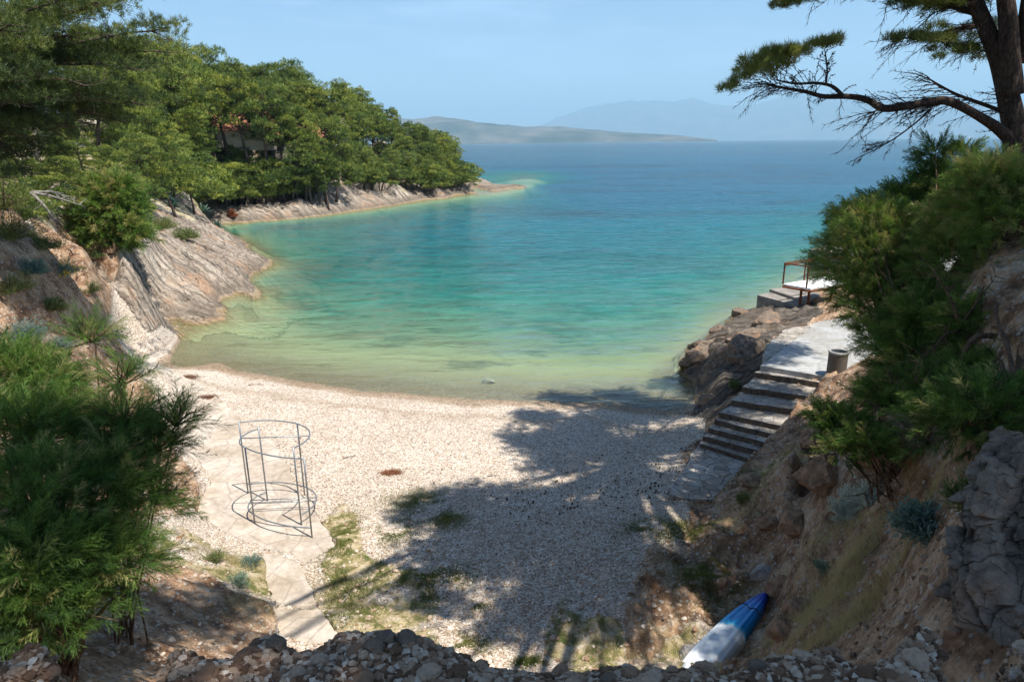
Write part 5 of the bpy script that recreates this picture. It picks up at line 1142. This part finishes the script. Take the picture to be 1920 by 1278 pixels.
# ------------------------------------------------------------ tamarisks
def blobs(lst): return [(Z(px, py, d), (r*d/FPX, r*d/FPX*1.0, r*d/FPX*(k if k else .8))) for px, py, d, r, k in lst]
def base_at(px, d): q = D(px, 262, d); q[2] = gz(q[0], q[1])-.1; return q
B = blobs([(1630,500,13.2,95,.9),(1625,550,13.2,60,.8),(1680,580,12.8,95,.8),(1700,470,13.4,90,.8),(1680,650,12.3,65,.8),(1645,615,12.8,35,.8),(1625,430,13.6,60,.8)])
tamarisk('tamarisk', base_at(1790, 12.8), B, 2300, .34, .0065, 21, 'bright green feathery tamarisk leaning over the concrete terrace', tone_shift=.12)
B = blobs([(1870,360,10.8,80,.7),(1910,430,10.5,100,.8),(1830,420,11.4,80,.8),(1800,500,11.6,90,.8),(1890,540,10.8,80,.8),(1840,340,11.4,45,.8)])
tamarisk('tamarisk', base_at(1900, 13.0), B, 2200, .32, .0060, 22, 'yellow green tamarisk at the foot of the twin trunked pine', tone_shift=.2)
B = blobs([(1745,380,14.5,60,.9),(1700,400,14.6,60,.8),(1640,410,14.8,50,.6),(1590,425,15,35,.6),(1750,300,14.2,25,1.2),(1800,305,14.2,22,1.2),(1770,340,14.3,35,.8),(1680,440,14.5,60,.8)])
tamarisk('tamarisk', base_at(1760, 14.0), B, 1150, .34, .0085, 23, 'darker blue green tamarisk with thin upright shoots behind the bright ones', tone_shift=-.25)
B = blobs([(1720,690,11.2,80,.8),(1760,620,11.2,90,.8),(1690,760,10.8,60,.8),(1740,780,10.6,60,.7),(1670,745,11.2,36,.8)])
tamarisk('tamarisk', base_at(1790, 11.4), B, 1500, .32, .0060, 24, 'low hanging tamarisk boughs below the bright one, beside the litter bin', tone_shift=-.02, twigs=140)
B = blobs([(1590,810,10.5,42,.7),(1550,785,10.8,26,.6),(1630,840,9.8,36,.6),(1575,850,10,22,.6)])
tamarisk('tamarisk', base_at(1780, 10.6), B, 420, .26, .0075, 25, 'small tamarisk sprigs hanging over the earth bank below the steps', tone_shift=.05, limb_r=.015)
B = blobs([(10,730,9.0,100,.8),(90,740,9.0,60,.7),(40,840,8.2,120,.8),(120,820,8.6,70,.7)])
tamarisk('tamarisk', base_at(-160, 9), B, 1500, .30, .0045, 26, 'green tamarisk filling the left edge above the darker one', tone_shift=-.14)
B = blobs([(70,970,7.2,140,.8),(190,950,7.6,95,.8),(275,960,7.8,60,.7),(60,1080,6.6,120,.8),(180,1060,7.0,90,.7),(210,870,8.0,60,.7),(290,900,8.2,42,.6),(20,1150,6.4,110,.7),(120,1150,6.6,80,.6),(240,1080,7.2,60,.6),(40,1120,6.3,60,.7)])
tamarisk('tamarisk', base_at(-160, 7.4), B, 2200, .32, .0042, 27, 'large dark green tamarisk in the lower left foreground', tone_shift=-.22)
B = blobs([(230,800,8.6,40,.8),(290,850,8.5,40,.8),(330,800,8.6,28,.9),(230,720,9,25,1.2),(170,640,9.5,22,1.2)])
tamarisk('tamarisk', base_at(40, 8.8), B, 260, .42, .0045, 28, 'thin twiggy tamarisk shoots reaching out over the beach at the left', tone_shift=-.15, twigs=200, limb_r=.012)
_g = on(210,478,0); _e = (_g[1]*fwd.y+(_g[2]-CAMZ)*fwd.z)+.8
B = blobs([(200,400,_e,52,.8),(190,445,_e,38,.7),(240,440,_e,30,.8),(225,462,_e,20,.7),(185,466,_e,20,.7),(155,430,_e,25,.5),(215,365,_e,35,.8)])
tamarisk('tamarisk', _g, B, 1500, .8, .022, 29, 'rounded bright green tamarisk on top of the near rock spur', tone_shift=.1, limb_r=.06)
scrub('lavender_bush', on(40,640,12), .75, .55, 5200, 31, 'grey blue bushy shrub above the tamarisk at the left edge', L_BLUE, bl=.10, bw=.010)
scrub('lavender_bush', on(110,660,13), .6, .4, 3200, 32, 'second grey blue shrub right of the one at the left edge', L_BLUE, bl=.09, bw=.010)

B = blobs([(1850,640,10.0,75,.8),(1915,730,8.8,80,.8),(1825,700,9.8,45,.8),(1890,590,10.4,60,.8)])
tamarisk('tamarisk', on(1900,790,1), B, 2200, .30, .0055, 33, 'shaded dark tamarisk at the right edge under the yellow green one', tone_shift=-.12, twigs=160)
for i, (px, py, r_, h_, m_, lab) in enumerate([(25,450,1.1,1.2,L_PINE2,'dark shrub at the left edge above the shaded rock'),(20,560,.8,.7,L_SCRUB,'green shrub at the left edge over the blue grey shrubs'),(85,470,.7,.5,L_SCRUB,'low shrub on the shaded rock at the left'),(100,590,.5,.4,L_SCRUB,'small shrub on the stony slope above the beach corner'),(60,520,.6,.4,L_BLUE,'grey green cushion on the shaded rock at the left'),(190,500,.5,.35,L_SCRUB,'tiny green shrub at the rim of the rock slab'),(10,395,1.2,1.3,L_PINE2,'dark shrub nearest the overhanging pine at the left edge')]):
    scrub('slope_shrub', on(px, py, 1), r_, h_, 2600, 400+i, lab, m_, bl=.12, bw=.018)
# dead branches
_q = [on(1780,790,1), on(1850,850,1), on(1720,800,1), on(1660,800,1), on(1800,880,1)]
tamarisk('tamarisk', _q[0]-np.array((0,0,.1)), [(tuple(q_+np.array((0,0,.35))), (.6,.5,.4)) for q_ in _q], 1100, .28, .0050, 34, 'low dark tamarisk scrub covering the shaded bank above the rock wall', tone_shift=-.22, twigs=160, limb_r=.018)
def dead(base, ends, seed, label, r0=.05, mat=None, name='dead_branch', tw=4):
    rng = np.random.default_rng(seed); m = MB(); base = np.array(base)
    for e in ends:
        e = np.array(e); L = np.linalg.norm(e-base); Pm = wob(bez(base, (base+e)/2+np.array((0, 0, .12*L)), e, 10), .035*L*.4, rng); m.tube(Pm-base, np.linspace(r0, r0*.18, 10), 6)
        for k in range(3, 10):
            for _ in range(tw):
                if rng.random() < .6:
                    d = unit(rdir(rng, 1)[0]+unit(e-base)*.6+np.array((0, 0, -.1))); l = L*.22*(.4+rng.random()); m.tube(wob(bez(Pm[k]-base, Pm[k]-base+d*l*.5, Pm[k]-base+d*l, 5), .01*L, rng), np.linspace(r0*.3, r0*.08, 5), 4, cap=False)
    o = m.build(name, mat or DEAD, smooth=True); o.location = base; tag(o, label, 'dead branch'); return o
dead(D(58,362,31), [D(158,388,32), D(105,420,30), D(130,375,33)], 3, 'bleached dead branch lying on the slope left of the green tamarisk', .07, tw=3)
dead(D(70,300,40), [D(20,230,40), D(60,220,41), D(90,240,40), D(40,260,39)], 4, 'grey leafless branches in the shade at the left edge', .06, tw=5)
dead(D(600,300,106), [D(640,225,106), D(628,250,105), D(652,262,107)], 5, 'bare grey limb sticking out of the wood right of the stone house', .16, tw=3)
for i, (px, py, d, lab) in enumerate([(1800,620,9.8,'tangle of dead brown branches under the tamarisks at the right edge'), (1850,720,9.3,'lower tangle of dead brown branches near the right edge'), (1740,830,9.6,'dead twigs hanging over the shaded bank')]):
    c = Z(px, py, d); dead(c, [c+unit(np.random.default_rng(i*9+k).normal(size=3)*np.array((1, .5, .6)))*(.9+.1*k) for k in range(7)], 50+i, lab, .022, TWIG, 'dead_branches', 6)
q1, q2, q3, q4 = Z(1925,640,9), Z(1830,632,9), Z(1800,700,9.1), Z(1812,760,9.2)
m = MB(); m.tube(cat(np.array([q1, q2, q3, q4])-q1), np.linspace(.045, .02, 28), 7); o = m.build('bent_branch', TWIG, smooth=True); o.location = q1; tag(o, 'thick bent brown branch arching down at the right edge', 'dead branch')
# beach litter: sticks, seaweed, cones
for i, (px, py, a, l, lab) in enumerate([(655,1130,1.3,.55,'pale crooked stick on the dry grass left of the shade'),(655,850,.3,.4,'thin brown stick on the bright pebbles right of the cabin frame'),(470,697,.1,.3,'black stick at the waterline, left one of two'),(484,694,-.1,.25,'black stick at the waterline, right one of two'),(925,885,.2,.35,'short twig at the edge of the big shadow')]):
    q = gq(px, py, .8); rg = np.random.default_rng(i); dv = np.array((math.cos(a), math.sin(a), .02))*l; m = MB(); m.tube(wob(bez(-dv/2, np.array((0, 0, .03)), dv/2, 9), .012, rg), np.linspace(.014, .006, 9), 6); o = m.build('stick', DEAD if i == 0 else TWIG, smooth=True); o.location = q+np.array((0, 0, .015)); tag(o, lab, 'stick')
for i, (px, py, rx, ry, lab) in enumerate([(352,697,.42,.28,'heap of red brown dry seaweed on the upper left beach'),(388,744,.35,.22,'darker seaweed heap beside the top of the path'),(735,893,.25,.15,'small brown leaf litter patch on the bright pebbles')]):
    q = gq(px, py, .6); rg = np.random.default_rng(i+5); n = 1400; P = rg.normal(size=(n, 3))*np.array((rx*.5, ry*.5, .012)); P[:, 2] = np.abs(P[:, 2])+.01; V, F = leaves(P, unit(rg.normal(size=(n, 3))*np.array((1, 1, .3))), .07, .012, rg)
    m = MB(); m.add(V, F, np.repeat(rg.random(n), 4)); o = m.build('seaweed_heap', leaf_material('dry_seaweed', [(0, (.09,.035,.02)), (1, (.30,.15,.09))])); o.location = q; tag(o, lab, 'seaweed')
rg = np.random.default_rng(9); cm = MB()
for k in range(7):
    z = k*.008; r_ = .020*math.sin((k+1)/8*math.pi)**.7
    for j in range(7): a = j*.898+k*.45; cm.box((math.cos(a)*r_, math.sin(a)*r_, z), (.011, .011, .006), a, rg.random())
cm0 = None
for i in range(150):
    if i < 70: px, py = rg.normal(1215, 55), rg.normal(905, 24)
    elif i < 110: px, py = rg.normal(1080, 70), rg.normal(940, 20)
    else: px, py = rg.uniform(800, 1290), rg.uniform(830, 1000)
    q = gq(px, py, .75)
    if cm0 is None: cm0 = cm.build('pine_cone', TWIG); o = cm0
    else: o = cm0.copy(); COL.objects.link(o)
    o.location = q+np.array((0, 0, .02)); o.rotation_euler = (rg.random()*1.6, rg.random()*1.6, rg.random()*6); s_ = .5+.4*rg.random(); o.scale = (s_,)*3
    tag(o, 'small dark pine cone fallen on the pebbles in front of the stairs', 'pine cone', 'pine cones scattered on the pebbles')
# sail boat on the horizon
q = D(1818, 262, 2200); q[2] = 0; sb = empty('sailing_boat', q, R(20), 'tiny white sailing boat far out on the horizon', 'sailing boat')
m = MB(); m.prism(ccw([(-6,0),(-4,-1.6),(3,-1.7),(5.5,0),(3,1.7),(-4,1.6)]), .1, 1.5); m.build('hull', M_WHITE, sb)
m = MB(); m.tube([(0,0,1.4),(0,0,8),(0,0,15)], .12, 6); m.build('mast', M_GALV, sb)
m = MB(); m.add([(-.2,0,2.4),(-5,.3,2.4),(-.2,0,14.5),(-.2,.08,2.4),(-5,.38,2.4),(-.2,.08,14.5)], [(0,1,2),(3,5,4),(0,2,5,3),(0,3,4,1),(1,4,5,2)][:2]+[]); m.add([(-.2,0,2.4),(-5,.3,2.4),(-5,.38,2.4),(-.2,.08,2.4)], [(0,1,2,3)]); m.build('sail', M_WHITE, sb)
build_ground(); build_sea(); build_hills(); build_haze()
